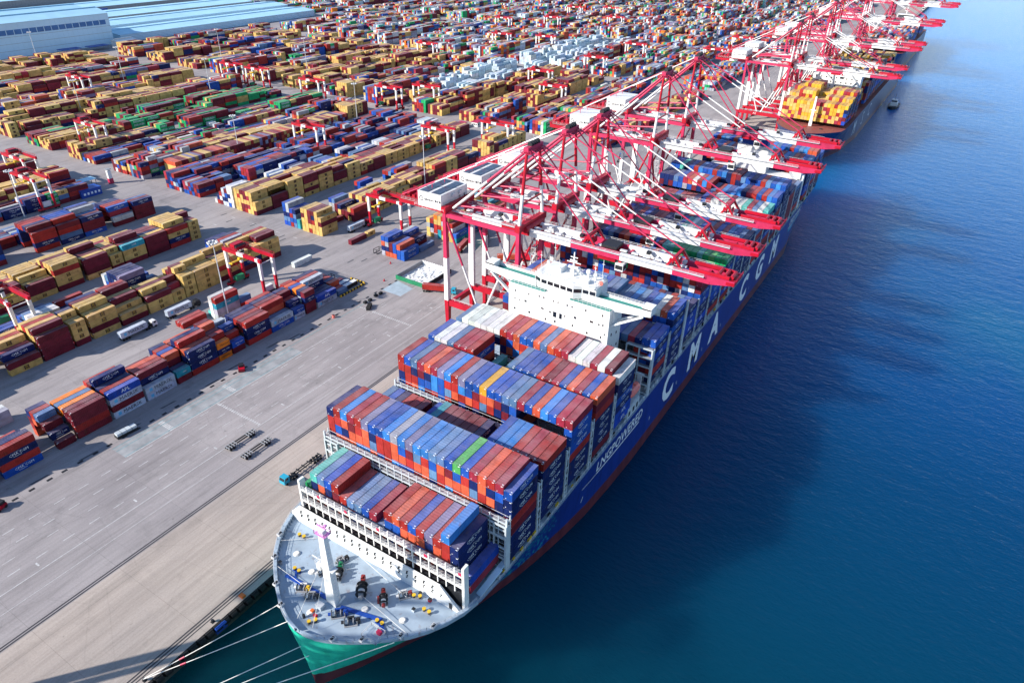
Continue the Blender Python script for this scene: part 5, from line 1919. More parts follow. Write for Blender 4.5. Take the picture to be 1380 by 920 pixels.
for i, (y, sc, lab) in enumerate(STS):
    if crane0 is None:
        crane0 = sts_crane((XC, y, 0), lab, 'red and white quay cranes along the berth')
    else:
        o = copy_tree(crane0, (XC, y, 0), lab)
        o.scale = (1, 1, sc)
        if i > 1:
            for h in [c for c in kids(o) if c.name.startswith('machinery_house')]:
                for s in kids(h):
                    if s.name.startswith('solar'):
                        bpy.data.objects.remove(s)

# ================================================================== RUBBER-TYRED YARD GANTRIES
def rtg(loc, label, group):
    MT = ['red', 'white', 'yellow', 'green', 'dark', 'rail', 'glass']
    c = thing('yard_gantry_crane', label, 'yard gantry', loc, group)
    for x in (-11.8, 11.8):
        for y in (-3.8, 3.8):
            mb = MB().beam((x, y, 1.8), (x, y, 18.4), 1.15, 1.0, [(0.46, 0), (1.0, 1)], 1.5, 1.3)
            part('leg', mb, MT, c)
        mb = MB().box(x - 0.5, -6.4, 1.1, x + 0.5, 6.4, 2.1, 0)
        part('sill_beam', mb, MT, c)
        for y in (-5.4, -3.6, 3.6, 5.4):
            mb = MB().tube((x - 0.4, y, 0.75), (x + 0.4, y, 0.75), 0.75, 4, n=12)
            part('wheel', mb, MT, c)
    for y in (-3.8, 3.8):
        mb = MB().beam((-13.2, y, 19.2), (13.2, y, 19.2), 1.1, 1.6, [(0.38, 0), (0.55, 1), (0.86, 0), (0.93, 1), (1.0, 0)] if y < 0 else [(1.0, 0)])
        mb.rail([(-13, y + (0.7 if y > 0 else -0.7), 20.0), (13, y + (0.7 if y > 0 else -0.7), 20.0)], 1.0, 0, 2.2, 0.07)
        part('girder', mb, MT, c)
    mb = MB().beam((11.9, -3.4, 17.6), (11.9, 3.4, 17.6), 0.35, 0.35, 1)
    mb.beam((-11.9, -3.4, 17.6), (-11.9, 3.4, 17.6), 0.35, 0.35, 1)
    mb.beam((-11.9, -3.4, 17.0), (-11.9, 3.4, 5.0), 0.3, 0.3, 0)
    part('tie_bar', mb, MT, c)
    mb = MB()
    mb.box(-9.2, -4.0, 20.1, -3.6, 4.0, 20.7, 0)
    mb.box(-8.6, -3.0, 20.7, -5.6, 2.2, 22.4, 0)
    mb.tube((-4.9, -2.8, 21.4), (-4.9, 2.8, 21.4), 0.7, 4, n=10)
    mb.tube((-9.0, -1.4, 21.8), (-9.0, 2.4, 21.8), 0.6, 4, n=10)
    mb.rail([(-9.2, -4.0, 20.7), (-3.6, -4.0, 20.7), (-3.6, 4.0, 20.7), (-9.2, 4.0, 20.7), (-9.2, -4.0, 20.7)], 1.0, 0, 1.6, 0.07)
    tr = part('trolley', mb, MT, c)
    mb = MB().box(-9.0, 1.2, 16.2, -7.0, 3.0, 18.3, 1)
    mb.box(-9.05, 1.15, 16.6, -6.95, 3.05, 17.6, 6)
    part('operator_cab', mb, MT, c)
    mb = MB().box(-7.2, -6.0, 13.6, -6.2, 6.0, 14.1, 2)
    mb.box(-7.9, -6.1, 13.5, -5.5, -5.7, 14.0, 2)
    mb.box(-7.9, 5.7, 13.5, -5.5, 6.1, 14.0, 2)
    mb.box(-7.4, -1.2, 14.1, -6.0, 1.2, 15.0, 2)
    for x in (-7.3, -6.1):
        for y in (-1.1, 1.1):
            mb.box(x - 0.04, y - 0.04, 15.0, x + 0.04, y + 0.04, 20.0, 4)
    part('spreader', mb, MT, c)
    mb = MB().box(-11.2, -2.6, 2.2, -9.2, 2.2, 4.6, 3)
    mb.box(-12.6, -5.8, 2.1, -11.2, 5.8, 2.25, 4)
    part('generator', mb, MT, c)
    mb = MB().box(9.2, -2.4, 2.2, 11.2, 2.2, 5.0, 1)
    mb.box(9.0, -2.9, 2.1, 12.6, 2.9, 2.25, 4)
    part('electrical_cabinet', mb, MT, c)
    return c

RT = [(-142.0, 87.5, 'yard gantry between the front block and the ochre block, over the mixed lane'),
      (-136.8, 181.5, 'yard gantry just beyond the cross road, left of the nearest quay crane'),
      (-192.5, 3.0, 'yard gantry at the left edge above the white and blue boxes'),
      (-333.5, 87.0, 'front one of the yard gantry pair near the left edge'), (-376.0, 103.0, 'rear one of the yard gantry pair near the left edge'),
      (-574.0, 256.0, 'yard gantry in the far left before the ochre rows and the big shed'), (-416.0, 173.0, 'yard gantry beside the green boxes, left of the striped pile'),
      (-398.0, 376.0, 'yard gantry at the end of the long striped pile'), (-322.0, 396.0, 'left one of two yard gantries before the icy white stacks'), (-298.0, 420.0, 'right one of two yard gantries before the icy white stacks'),
      (-203.0, 314.0, 'yard gantry left of the tall maroon stack near the hut'), (-175.0, 352.0, 'yard gantry behind the back girder of the nearest quay crane'), (-440.0, 602.0, 'yard gantry above the green box in the upper middle'),
      (-284.0, 262.0, 'yard gantry right of the tall light mast beyond the cross road'), (-516.0, 380.0, 'left one of the overlapping gantry pair in the upper left'), (-478.0, 380.0, 'right one of the overlapping gantry pair in the upper left'),
      (-492.0, 850.0, 'small far gantry upper middle, alone'), (-440.0, 905.0, 'far gantry among four together, leftmost'), (-412.0, 722.0, 'far gantry left of the tall ochre stack'),
      (-357.0, 741.0, 'far gantry directly above the icy white stacks'), (-240.0, 650.0, 'gantry right of the icy white stacks'), (-251.0, 547.0, 'gantry just left of the third crane house, rear one'),
      (-206.0, 493.0, 'gantry just left of the third crane house, front one'), (-240.0, 760.0, 'gantry above the mast head of the fourth crane'), (-472.0, 1038.0, 'farthest gantry in the top middle, left'),
      (-422.0, 1070.0, 'farthest gantry in the top middle, right'), (-365.0, 968.0, 'far gantry between two mixed rows near the top'), (-150.0, 787.0, 'gantry beside the dark green boxes behind the sixth quay crane'),
      (-150.0, 900.0, 'far gantry close behind the sixth quay crane mast'), (-300.0, 1190.0, 'far gantry near the top edge above the orange boxes')]
r0 = None
for x, y, lab in RT:
    if r0 is None:
        r0 = rtg((x, y, 0), lab, 'red and white yard gantries over the container rows')
    else:
        copy_tree(r0, (x, y, 0), lab)

# ================================================================== THE SHIPS BEHIND
def other_ship(loc, L, B, label, hullm, letters, housey, househ):
    s = thing('container_ship', label, 'container ship', loc)
    mb = MB()
    ysl = [0, 1.5, 4, 8, 14, 22, 32, 46, 70, 120, L * 0.5, L * 0.75, L * 0.9, L]
    zl = [-3.0, 0.0, 3.5, 8.0, 13.0, 18.0, 22.5]
    def hf(y, z):
        t = max(0, min(1, (z + 1) / 23.5))
        wl_ = B / 2 * min(1, max(0, (y - 3) / 85.0)) ** 0.75
        dk = B / 2 * min(1, max(0, y / 34.0)) ** 0.52
        return wl_ + (dk - wl_) * t ** 1.3
    def zd(y):
        return 1.0 + 0.22 * max(0, 1 - y / 60.0)
    for side in (-1, 1):
        k = len(mb.v)
        for y in ysl:
            for z in zl:
                mb.v.append((B / 2 + side * hf(y, z), y, z * zd(y)))
        nz = len(zl)
        for i in range(len(ysl) - 1):
            for j in range(nz - 1):
                q = (k + i * nz + j, k + (i + 1) * nz + j, k + (i + 1) * nz + j + 1, k + i * nz + j + 1)
                mb.f.append(q if side > 0 else q[::-1])
                mb.m.append(0)
    k = len(mb.v)
    mb.v += [(B / 2 - hf(L, z), L, z) for z in zl] + [(B / 2 + hf(L, z), L, z) for z in reversed(zl)]
    mb.f.append(tuple(reversed(range(k, k + 2 * len(zl)))))
    mb.m.append(0)
    h = part('hull', mb, [hullm], s)
    mb = MB()
    for a, b in zip(ysl[:-1], ysl[1:]):
        za, zb = 22.4 * zd(a), 22.4 * zd(b)
        mb.face([(B / 2 - hf(a, 22.5), a, za), (B / 2 + hf(a, 22.5), a, za), (B / 2 + hf(b, 22.5), b, zb), (B / 2 - hf(b, 22.5), b, zb)])
    part('deck', mb, ['deck_red'], s)
    mb = MB()
    for ch, y, z, sz in letters:
        v, t = text_arrays(ch, sz, 2)
        k = len(mb.v)
        for q in v:
            mb.v.append((B / 2 + hf(y + q[0], z + q[1]) + 0.25, y + q[0], z + q[1]))
        for a in t:
            mb.f.append((k + int(a[0]), k + int(a[1]), k + int(a[2])))
            mb.m.append(0)
    if letters:
        part('lettering', mb, ['letter'], s)
    mb = MB()
    mb.box(6, housey, 22.4, B - 6, housey + 12, househ - 3, 0)
    mb.box(0, housey + 1, househ - 3, B, housey + 7, househ - 1.5, 0)
    mb.box(12, housey + 1.5, househ - 1.5, B - 12, housey + 11, househ + 1.5, 0)
    mb.tube((B / 2, housey + 5, househ + 1.5), (B / 2, housey + 5, househ + 10), 0.5, 0)
    mb.cbox((B / 2, housey + 5, househ + 6), (6, 0.5, 0.5), 0)
    d = part('deckhouse', mb, ['house'], s)
    for r in range(4):
        for k in range(9):
            mb = MB().box(-0.5, -0.1, -0.5, 0.5, 0.05, 0.5, 0)
            o = part('window', mb, ['glass'], d, (9 + k * (B - 18) / 8, housey, househ - 6 - r * 3.2)) if (r, k) == (0, 0) else link('window', WIN0, d, (9 + k * (B - 18) / 8, housey, househ - 6 - r * 3.2))
            if (r, k) == (0, 0):
                globals()['WIN0'] = o.data
    mb = MB().box(12.5, housey + 1.4, househ - 0.6, B - 12.5, housey + 1.5, househ + 0.8, 0)
    part('bridge_windows', mb, ['glass'], d)
    mb = MB()
    mb.rings([[(B / 2 - 1.2, 38, 22.4), (B / 2 + 1.2, 38, 22.4), (B / 2 + 1.2, 40, 22.4), (B / 2 - 1.2, 40, 22.4)], [(B / 2 - 0.6, 38.5, 46), (B / 2 + 0.6, 38.5, 46), (B / 2 + 0.6, 39.5, 46), (B / 2 - 0.6, 39.5, 46)]], 0, (0, 0))
    mb.cbox((B / 2, 39, 36), (4, 0.6, 0.6), 0)
    part('foremast', mb, ['house'], s)
    mb = MB()
    for k in range(6):
        mb.cbox((B / 2 - 10 + k * 4, 20 + (k % 3) * 5, 24.6), (2.2, 1.6, 1.6), k % 2)
    part('mooring_winch', mb, ['red', 'dark'], s)
    return s
M['deck_red'] = paint('rust_red_deck', (0.26, 0.07, 0.06), 0.6, 0.2)
SH2 = (1.0, 449.0, -4.5)
other_ship(SH2, 380, 50.0, 'dark blue container ship behind, piled with yellow and red boxes', 'hull2', [('M', 97, 13.5, 16), ('S', 136, 13.5, 16), ('C', 172, 13.5, 16)], 112, 54)
SH3 = (-1.0, 862.0, -4.5)
other_ship(SH3, 300, 44.0, 'far dark hulled ship under the distant cranes near the top', 'hull2', [], 180, 50)
def cargo(y, n, z, base, pal, x0, fr=None):
    row = [pick(pal) for _ in range(n)]
    ship_bay(y, row, z, base, 0, fronts=pal, xoff=x0)
for k, (y, hz) in enumerate(((493, 36.5), (508, 38.5), (523, 41), (538, 40))):
    zq = [hz + (2.85 if (k > 0 and 2 < i < 8) else 0) - (2.85 if k > 0 and 8 <= i < 11 else 0) for i in range(19)]
    cargo(y, 19, zq, 20.0, 'YyYmyrYyrYymyrY', 1.6)
for k in range(11):
    y = 582 + k * 15.2
    cargo(y, 19, [36 + RND.choice((0, 2.85, 5.7, 5.7)) for _ in range(19)], 20.0, 'yyyYynyrYd' if k % 3 else 'yyYdwydyr', 1.6)
for k in range(14):
    y = 905 + k * 15.5
    if 1035 < y < 1060:
        continue
    cargo(y, 16, [33 + RND.choice((0, 2.85, 2.85)) for _ in range(16)], 20.0, 'wwkhroobsnwW', 1.0)

# tug alongside
tug = thing('tug_boat', 'small dark tug boat lying off the side of the yellow box ship', 'tug boat', (62.5, 716.0, -4.5))
mb = MB()
rs = []
for y, w, z in ((-15, 0.6, 2.6), (-12, 3.4, 2.3), (-5, 5.2, 1.9), (6, 5.4, 1.7), (14, 4.6, 1.8)):
    rs.append([(-w, y, z), (-w * 0.8, y, -1), (w * 0.8, y, -1), (w, y, z)])
mb.rings(rs, 0, (0, 0))
part('hull', mb, ['dark'], tug)
mb = MB().box(-3.2, -5, 1.8, 3.2, 5, 4.6, 0)
mb.box(-2.4, -4, 4.6, 2.4, 2, 7.4, 0)
mb.box(-2.6, -4.2, 7.4, 2.6, 2.2, 7.6, 0)
part('wheelhouse', mb, ['house'], tug)
mb = MB().box(-2.45, -4.06, 5.6, 2.45, 2.06, 6.9, 0)
part('pane', mb, ['glass'], tug)
mb = MB().tube((-1.4, 3.4, 4.6), (-1.4, 3.6, 7.2), 0.6, 0)
mb.tube((1.4, 3.4, 4.6), (1.4, 3.6, 7.2), 0.6, 0)
mb.tube((0, -0.5, 7.6), (0, -0.5, 13), 0.15, 0)
part('funnel', mb, ['black'], tug)

# ================================================================== SHEDS
def shed(x0, x1, y0, y1, h, label, wall='wallblue', roof='skyblue', ridge=4.0, band=True, n_ribs=0):
    s = thing('warehouse', label, 'warehouse', ((x0 + x1) / 2, (y0 + y1) / 2, 0))
    ox, oy = (x0 + x1) / 2, (y0 + y1) / 2
    X0, X1, Y0, Y1 = x0 - ox, x1 - ox, y0 - oy, y1 - oy
    mb = MB().box(X0, Y0, 0, X1, Y1, h, 0)
    nb = int((Y1 - Y0) / 6)
    for i in range(nb + 1):
        y = Y0 + (Y1 - Y0) * i / nb
        mb.box(X1, y - 0.1, 0, X1 + 0.12, y + 0.1, h, 0)
    for z in (h * 0.2, h * 0.4, h * 0.6, h * 0.8):
        mb.box(X1, Y0, z - 0.12, X1 + 0.16, Y1, z + 0.12, 1)
    w = part('wall', mb, [wall, 'grey'], s)
    mb = MB()
    k = max(1, int(round((x1 - x0) / 60)))
    st = (X1 - X0) / k
    for i in range(k):
        a, b = X0 + i * st - 1, X0 + (i + 1) * st + 1
        m_ = (a + b) / 2
        for (p, q, zp, zq) in ((a, m_, h + 0.2, h + ridge), (m_, b, h + ridge, h + 0.2)):
            mb.face([(p, Y0 - 1, zp), (q, Y0 - 1, zq), (q, Y1 + 1, zq), (p, Y1 + 1, zp)])
        mb.face([(a, Y0 - 1, h), (b, Y0 - 1, h), (b, Y0 - 1, h + 0.2), (m_, Y0 - 1, h + ridge), (a, Y0 - 1, h + 0.2)])
        mb.face([(a, Y1 + 1, h), (a, Y1 + 1, h + 0.2), (m_, Y1 + 1, h + ridge), (b, Y1 + 1, h + 0.2), (b, Y1 + 1, h)])
        mb.box(m_ - 1.0, Y0, h + ridge + 0.05, m_ + 1.0, Y1, h + ridge + 0.9, 0)
    part('roof', mb, [roof], s)
    if band:
        n = int((Y1 - Y0) / 8.6)
        me = None
        for i in range(n):
            y = Y0 + 4 + i * (Y1 - Y0 - 8) / n
            if me is None:
                me = MB().box(0, 0, 0, 0.2, 7.4, 5.2, 0).mesh('window', ['darkblue'])
            link('window', me, w, (X1 + 0.05, y, h * 0.66))
    return s
shed(-912, -818, 60, 440, 36.0, 'big pale blue shed with a band of dark blue windows, top left corner', ridge=5.0)
shed(-880, -822, 452, 790, 8.5, 'long low light blue roofed shed right of the big shed, front row', band=False, ridge=2.5)
shed(-955, -895, 470, 800, 10.0, 'long low light blue roofed shed right of the big shed, rear row', band=False, ridge=2.5)
shed(-1045, -975, 380, 800, 10.0, 'grey walled light roofed shed behind the two low blue sheds', 'grey', 'skyblue', 2.5, False)
shed(-1160, -1090, 300, 780, 10.0, 'grey walled shed along the top edge, upper left', 'grey', 'skyblue', 2.5, False)
shed(-1330, -1260, 420, 900, 10.0, 'farthest light roofed shed in the very top left corner', 'grey', 'skyblue', 2.5, False)
for k in range(14):
    for t in range(RND.randrange(2, 4)):
        add_box(-1085.0 + (k % 3) * 3, 400 + k * 14.0, 0.05 + t * YH, 2.34, 12.19, YH - 0.04, pick('drbrwn'), True, True, True, None, None, False)
shed(-800, -784, 425, 448, 7.5, 'small white vaulted shed beside the big shed corner', 'white', 'white', 2.0, False)
# blue canopies at the foot of the big shed
for x, y, lab in ((-800, 372, 'left bright blue canopy at the foot of the big shed'), (-796, 404, 'right bright blue canopy at the foot of the big shed')):
    s = thing('canopy', lab, 'canopy', (x, y, 0), 'blue canopies by the big shed')
    part('roof', MB().box(-6, -12, 4.4, 6, 12, 4.8, 0), ['canopy_blue' if 'canopy_blue' in M else 'blue'], s)
    mb = MB()
    for a in (-5.5, 5.5):
        for b in (-11, 11):
            mb.box(a - 0.15, b - 0.15, 0, a + 0.15, b + 0.15, 4.4, 0)
    part('post', mb, ['grey'], s)
# service hut and canopy in the lane at the left
s = thing('workshop', 'light blue roofed open shelter with a bright blue box beside it, left lane', 'shelter', (-334.0, 116.0, 0))
part('roof', MB().box(-9.5, -9.0, 5.4, -3.0, 10.5, 5.7, 0), ['skyblue'], s)
mb = MB()
for b in (-8.6, 0.5, 10):
    for a in (-9, -3.5):
        mb.box(a - 0.15, b - 0.15, 0, a + 0.15, b + 0.15, 5.4, 0)
part('post', mb, ['grey'], s)
mb = MB().box(3.0, -8.0, 0, 10.5, 5.0, 4.6, 0)
for k in range(5):
    mb.box(10.5, -6.5 + k * 2.3, 1.6, 10.56, -5.3 + k * 2.3, 3.0, 1)
mb.box(2.8, -8.2, 4.6, 10.7, 5.2, 4.9, 0)
part('container_office', mb, ['blue', 'letter'], s)
# white gatehouses in the middle of the yard
for x, y, lab in ((-232.0, 382.0, 'left white hut with red roof before the icy white stacks'), (-224.0, 396.0, 'right white hut with red roof before the icy white stacks')):
    s = thing('hut', lab, 'hut', (x, y, 0), 'white huts with red roofs')
    part('wall', MB().box(-3, -5, 0, 3, 5, 3.6, 0), ['white'], s)
    part('roof', MB().box(-3.5, -5.5, 3.6, 3.5, 5.5, 4.0, 0), ['pink'], s)
    mb = MB()
    for k in range(3):
        mb.box(3.0, -4 + k * 3, 1.2, 3.05, -2.4 + k * 3, 2.6, 0)
        mb.box(-2 + k * 1.6, -5.05, 1.2, -1 + k * 1.6, -5.0, 2.6, 0)
    part('window', mb, ['glass'], s)
# ================================================================== LIGHT MASTS
MASTS = [(-129.1, 61.8, 37, 'tall light mast behind the front container block, nearest the camera'), (-322.1, 72.5, 28, 'light mast beside the yard gantry pair at the left edge'), (-602.8, 315.1, 34, 'light mast between the maroon rows and the big shed'),
         (-311.1, 218.3, 31, 'light mast beside the long striped pile'), (-476.9, 322.6, 36, 'light mast in the upper left above the green rows'), (-606.0, 437.0, 37, 'light mast before the long low blue sheds'), (-510.2, 217.7, 30, 'light mast standing before the far left ochre rows'),
         (-309.0, 339.2, 33, 'light mast at the end of the long striped pile'), (-488.9, 455.0, 37, 'light mast beyond the second cross road, upper middle'), (-768.7, 318.1, 32, 'right one of the masts before the big shed'), (-762.0, 272.0, 32, 'left one of the masts before the big shed'), (-160.0, 243.0, 36, 'light mast right of the nearest quay crane house')]
m0 = None
for x, y, h, lab in MASTS:
    if m0 is None:
        m0 = thing('light_mast', lab, 'light mast', (x, y, 0), 'tall light masts in the yard')
        part('pole', MB().tube((0, 0, 0), (0, 0, 37), 0.34, 0, r1=0.16, n=10), ['rail'], m0)
        mb = MB().tube((0, 0, 36.2), (0, 0, 36.4), 1.5, 0, n=12)
        part('ring', mb, ['grey'], m0)
        me = None
        for k in range(8):
            a = k * math.pi / 4
            if me is None:
                me = MB().box(-0.4, -0.4, -0.3, 0.4, 0.4, 0.3, 0).mesh('floodlight', ['rail'])
            link('floodlight', me, m0, (1.9 * math.cos(a), 1.9 * math.sin(a), 36.75))
        part('footing', MB().box(-0.9, -0.9, 0, 0.9, 0.9, 0.8, 0), ['grey'], m0)
    else:
        copy_tree(m0, (x, y, 0), lab).scale = (1, 1, h / 37.0)

# ================================================================== VEHICLES
def tractor(parent, y0, cabm):
    """road tractor with its cab towards +y, fifth wheel behind; y0 = rear of the tractor"""
    mb = MB()
    mb.rings([[(-1.25, y0 + 3.6, z), (1.25, y0 + 3.6, z), (1.25, y0 + 5.9 - d, z), (-1.25, y0 + 5.9 - d, z)] for z, d in ((0.7, 0.0), (1.9, 0.0), (3.1, 0.45))], 0, (0, 0))
    mb.box(-1.2, y0 + 3.0, 0.7, 1.2, y0 + 3.55, 2.2, 1)
    cab = part('cab', mb, [cabm, 'dark'], parent)
    mb = MB()
    mb.face([(-1.1, y0 + 5.90, 2.0), (1.1, y0 + 5.90, 2.0), (1.1, y0 + 5.55, 2.95), (-1.1, y0 + 5.55, 2.95)][::-1])
    mb.box(1.25, y0 + 4.2, 2.0, 1.27, y0 + 5.3, 2.85, 0)
    mb.box(-1.27, y0 + 4.2, 2.0, -1.25, y0 + 5.3, 2.85, 0)
    part('window', mb, ['glass'], cab)
    part('chassis', MB().box(-0.5, y0, 0.75, 0.5, y0 + 3.6, 1.05, 0), ['dark'], parent)
    for y in (y0 + 0.6, y0 + 1.9, y0 + 4.9):
        for x in (-1.05, 1.05):
            part('wheel', MB().tube((x - 0.2, y, 0.5), (x + 0.2, y, 0.5), 0.5, 0, n=12), ['black'], parent)
def trailer(parent, y0, L=12.4, cm='dark'):
    mb = MB()
    for x in (-0.5, 0.5):
        mb.box(x - 0.12, y0, 1.0, x + 0.12, y0 + L, 1.35, 0)
    for k in range(6):
        mb.box(-1.2, y0 + 0.2 + k * (L - 0.6) / 5, 1.1, 1.2, y0 + 0.45 + k * (L - 0.6) / 5, 1.38, 0)
    part('trailer_bed', mb, [cm], parent)
    for y in (y0 + 0.9, y0 + 2.2, y0 + 3.5):
        for x in (-1.05, 1.05):
            part('wheel', MB().tube((x - 0.2, y, 0.5), (x + 0.2, y, 0.5), 0.5, 0, n=12), ['black'], parent)
def truck(x, y, rz, cabm, ck, label, blabel):
    t = thing('container_truck', label, 'truck', (x, y, 0), None, rz)
    trailer(t, 0.0)
    tractor(t, 11.0, cabm)
    if ck:
        o = link('shipping_container', box_data(12.19, 2.7), None, (x - math.sin(rz) * 6.2, y + math.cos(rz) * 6.2, 1.39))
        o.rotation_euler = (0, 0, rz)
        c = PAL[ck][0]
        o.color = (c[0], c[1], c[2], 1)
        tag(o, blabel, 'shipping container')
        lm = logo_data(ck, 12.19, 2.7)
        if lm is not None:
            link('lettering', lm, o)
        bm_ = badge_data(ck, 12.19, 2.7)
        if bm_ is not None:
            link('emblem', bm_, o)
    return t
truck(-150.2, 23.0, 0.0, 'white', 'M', 'white cabbed truck driving between the front block and the ochre block', 'pale grey lettered container on the white cabbed truck')
truck(-150.4, 45.5, 0.0, 'dark', 'M', 'dark cabbed truck standing on the lane beside two red boxes', 'pale grey lettered container on the dark cabbed truck')
truck(-73.6, 131.6, -1.18, 'cab_blue', 'r', 'blue cabbed truck turning by the walled enclosure at the crane foot', 'brick red container on the truck by the walled enclosure')
truck(-84.5, 176.0, 0.25, 'dark', 'r', 'dark cabbed truck under the nearest quay crane carrying a rusty box', 'rusty red container on the truck under the nearest crane')
truck(-77.5, 190.0, 0.5, 'dark', 'g', 'truck with a green box behind the nearest crane legs', 'green container on the truck behind the nearest crane legs')
truck(-62.0, 180.0, -0.9, 'red', 'o', 'red cabbed truck standing between the crane legs', 'orange red container on the truck between the crane legs')
truck(-152.0, 163.0, 0.0, 'red', 'M', 'red cabbed truck beneath the yard gantry beyond the cross road', 'pale grey lettered container on the red cabbed truck')
truck(-81.0, 372.0, 0.3, 'blue', None, 'blue truck seen small between the quay cranes farther off', '')
truck(-26.6, 17.0, math.pi * 1.0, 'cab_blue', None, 'light blue cabbed truck with an empty trailer beside the bow', '')
# bare chassis trailers parked on the quay
for x, lab in ((-55.2, 'left one of two dark ladder frame trailers parked on the quay'), (-47.2, 'right one of two dark ladder frame trailers parked on the quay')):
    t = thing('chassis_trailer', lab, 'trailer', (x, 1.3, 0), 'bare trailers parked on the quay')
    mb = MB()
    for xx in (-0.55, 0.55):
        mb.box(xx - 0.13, 0, 0.95, xx + 0.13, 12.3, 1.35, 0)
    for k in range(4):
        for y0 in (0.3, 8.6):
            mb.box(-1.25, y0 + k * 1.05, 1.0, 1.25, y0 + 0.32 + k * 1.05, 1.38, 1)
    part('trailer_bed', mb, ['dark', 'grey'], t)
    for y in (1.0, 2.3, 9.4, 10.7):
        for xx in (-1.1, 1.1):
            part('wheel', MB().tube((xx - 0.22, y, 0.5), (xx + 0.22, y, 0.5), 0.5, 0, n=12), ['black'], t)
# a long flat skid with grey bundles on the front lane
t = thing('cargo_skid', 'low dark skid with four grey bundles on the lane before the front block', 'cargo skid', (-92.4, -15.4, 0), None, -0.08)
part('skid_frame', MB().box(-1.2, 0, 0, 1.2, 7.4, 1.0, 0), ['dark'], t)
for k in range(4):
    part('bundle', MB().box(-1.0, 0.2 + k * 1.8, 1.0, 1.0, 1.8 + k * 1.8, 2.0, 0), ['lash'], t)
# small red service carts
for x, y, rz, lab in ((-90.6, 37.0, 0.9, 'red service cart with a dark top beside the front block'), (-90.6, -54.5, 0.3, 'red service cart cut by the left edge of the lane')):
    t = thing('service_cart', lab, 'service cart', (x, y, 0), 'red service carts on the lane', rz)
    part('cart_body', MB().box(-1.2, -1.8, 0.5, 1.2, 1.8, 1.6, 0), ['red'], t)
    part('cart_top', MB().box(-0.9, -0.4, 1.6, 0.9, 1.7, 2.5, 0), ['dark'], t)
    for yy in (-1.2, 1.2):
        for xx in (-1.15, 1.15):
            part('wheel', MB().tube((xx - 0.15, yy, 0.45), (xx + 0.15, yy, 0.45), 0.45, 0, n=10), ['black'], t)
# dark tyre rig by the white dotted crossing, cones, pink barrel
t = thing('tyre_rack', 'dark low rack of tyres beside the far dotted crossing', 'rack', (-83.3, 104.0, 0), None, 0.5)
part('rack_frame', MB().box(-0.8, -2.6, 0, 0.8, 2.6, 0.8, 0), ['dark'], t)
for k in range(4):
    part('tyre', MB().tube((-0.9, -1.9 + k * 1.25, 1.1), (0.9, -1.9 + k * 1.25, 1.1), 0.6, 0, n=10), ['black'], t)
for x, y, lab in ((-88.0, 106.5, 'first dark stone block in the row past the far crossing'), (-87.7, 109.5, 'second dark stone block in the row past the far crossing'), (-88.6, 114.5, 'third dark stone block in the row past the far crossing'), (-88.2, 117.5, 'fourth dark stone block in the row past the far crossing')):
    mb = MB().cbox((0, 0, 0.5), (1.3, 1.7, 1.0), 0)
    mb.cbox((0.1, 0, 1.1), (0.8, 1.0, 0.3), 0)
    tag(part('concrete_block', mb, ['dark'], None, (x, y, 0)), lab, 'concrete block', 'dark blocks along the lane')
for x, y, lab in ((-90.5, 88.2, 'pinkish barrel on the lane edge beside the dark pair of boxes'),):
    mb = MB().tube((0, 0, 0), (0, 0, 1.4), 0.7, 0, n=12)
    mb.tube((0, 0, 1.4), (0, 0, 1.5), 0.5, 1, n=12)
    tag(part('barrel', mb, ['salmon', 'dark'], None, (x, y, 0)), lab, 'barrel')
for x, y, lab in ((-96.0, 129.0, 'small red cone standing before the walled enclosure'), (-106.5, 146.0, 'small red cone near the corner of the cross road')):
    mb = MB().tube((0, 0, 0.08), (0, 0, 1.3), 0.45, 0, r1=0.1, n=10)
    mb.box(-0.5, -0.5, 0, 0.5, 0.5, 0.08, 0)
    tag(part('traffic_cone', mb, ['red'], None, (x, y, 0)), lab, 'traffic cone')
# open lidded racks and flat boxes at the right end of the front block
for k, (x, y, L, zc, m_, lab) in enumerate(((-112.0, 104.5, 11.5, 2.6, 'orange', 'flat pinkish topped open box behind the striped barrier'), (-108.6, 104.8, 12.0, 2.5, 'slate', 'flat slate topped box behind the striped barrier'), (-105.6, 107.0, 12.0, 2.2, 'white', 'dark flat rack with a white lid inside the striped barrier'))):
    t = thing('flat_rack', lab, 'flat rack', (x, y, 0))
    part('rack_base', MB().box(-1.2, 0, 0, 1.2, L, zc - 0.25, 0), ['dark' if m_ == 'white' else 'blue'], t)
    part('lid', MB().box(-1.15, 0.1, zc - 0.22, 1.15, L - 0.1, zc, 0), [{'orange': 'salmon', 'slate': 'lash', 'white': 'house'}[m_]], t)
t = thing('crash_barrier', 'yellow and black striped barrier round the end of the front block', 'barrier', (-101.6, 104.0, 0))
me = [MB().box(-0.3, 0, 0, 0.3, 0.95, 0.9, 0).mesh('barrier_block', [c]) for c in ('yellow', 'black')]
for k in range(17):
    link('barrier_block', me[k % 2], t, (0, k * 1.0, 0))
for k in range(9):
    o = link('barrier_block', me[k % 2], t, (-0.6 - k * 1.0, 17.2, 0))
    o.rotation_euler = (0, 0, math.pi / 2)
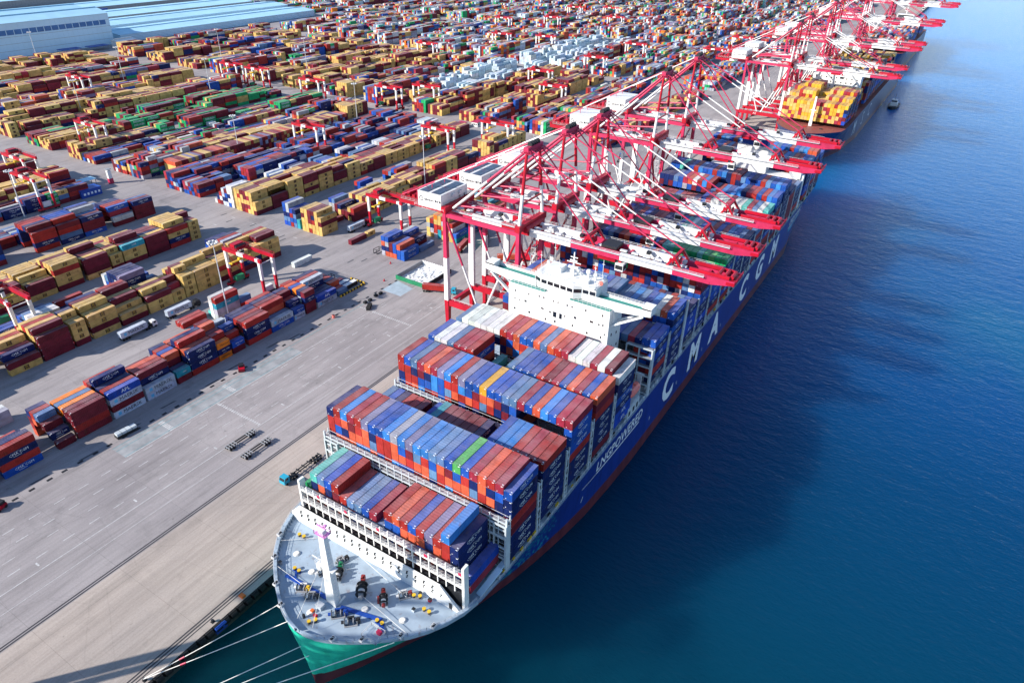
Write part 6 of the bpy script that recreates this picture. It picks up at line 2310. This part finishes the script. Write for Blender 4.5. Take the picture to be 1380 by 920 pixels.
# folded black racks at the road side
for x, y, lab in ((-118.5, 106.0, 'black folded frame beside the navy container at the block end'), (-118.5, 112.0, 'black folded frame nearest the cross road at the block end'), (-121.0, 150.5, 'black frame stack at the corner beyond the cross road')):
    t = thing('folded_frame', lab, 'steel frame', (x, y, 0), 'folded black frames')
    mb = MB()
    for yy in (0, 4.4):
        for xx in (-1.1, 1.1):
            mb.box(xx - 0.12, yy - 0.12, 0, xx + 0.12, yy + 0.12, 2.6, 0)
        mb.box(-1.1, yy - 0.1, 2.4, 1.1, yy + 0.1, 2.6, 0)
    for xx in (-1.1, 1.1):
        mb.box(xx - 0.1, 0, 2.42, xx + 0.1, 4.4, 2.58, 0)
        mb.box(xx - 0.1, 0, 0.1, xx + 0.1, 4.4, 0.3, 0)
    part('frame', mb, ['dark'], t)
# walled enclosure of white rubble
t = thing('walled_enclosure', 'green walled open enclosure with pale floor at the crane foot', 'enclosure', (-83.0, 144.5, 0))
part('wall', MB().box(-9.6, -10.6, 0, 9.2, -10.2, 2.2, 0), ['green'], t)
part('wall', MB().box(8.8, -10.2, 0, 9.2, 10.6, 2.2, 0), ['dark'], t)
part('wall', MB().box(-9.6, -10.2, 0, -9.2, 10.6, 2.2, 0), ['grey'], t)
part('wall', MB().box(-9.2, 10.2, 0, 8.8, 10.6, 2.2, 0), ['house'], t)
mb = MB().box(-9.2, -10.2, 0.01, 8.8, 10.2, 0.10, 0)
for k in range(60):
    x, y = RND.uniform(-8.4, 8), RND.uniform(-9.4, 9.4)
    mb.cbox((x, y, 0.2), (RND.uniform(0.3, 1.6), RND.uniform(0.3, 1.6), RND.uniform(0.15, 0.5)), RND.choice((0, 1, 1, 2)))
part('floor', mb, ['white', 'lash', 'letter'], t)
mb = MB()
for k in range(12):
    mb.box(-8.8 + k * 1.5, 10.1, 0.3, -8.2 + k * 1.5, 10.2, 2.6, 0)
part('wall_post', mb, ['house'], t)
# small ground crew kiosk on the cross road
t = thing('kiosk', 'narrow white kiosk on a red base, alone on the road left of centre', 'kiosk', (-336.5, 135.0, 0))
part('base', MB().box(-1.1, -1.4, 0, 1.1, 1.4, 3.4, 0), ['pink'], t)
part('cabin', MB().box(-1.0, -1.2, 3.4, 1.0, 1.2, 8.6, 0), ['white'], t)
part('ring', MB().box(-1.5, -1.5, 9.4, 1.5, 1.5, 9.8, 0), ['grey'], t)
# the far tree line of the town edge at the top left is out of frame; a few shrubs show between the sheds

build_boxes()
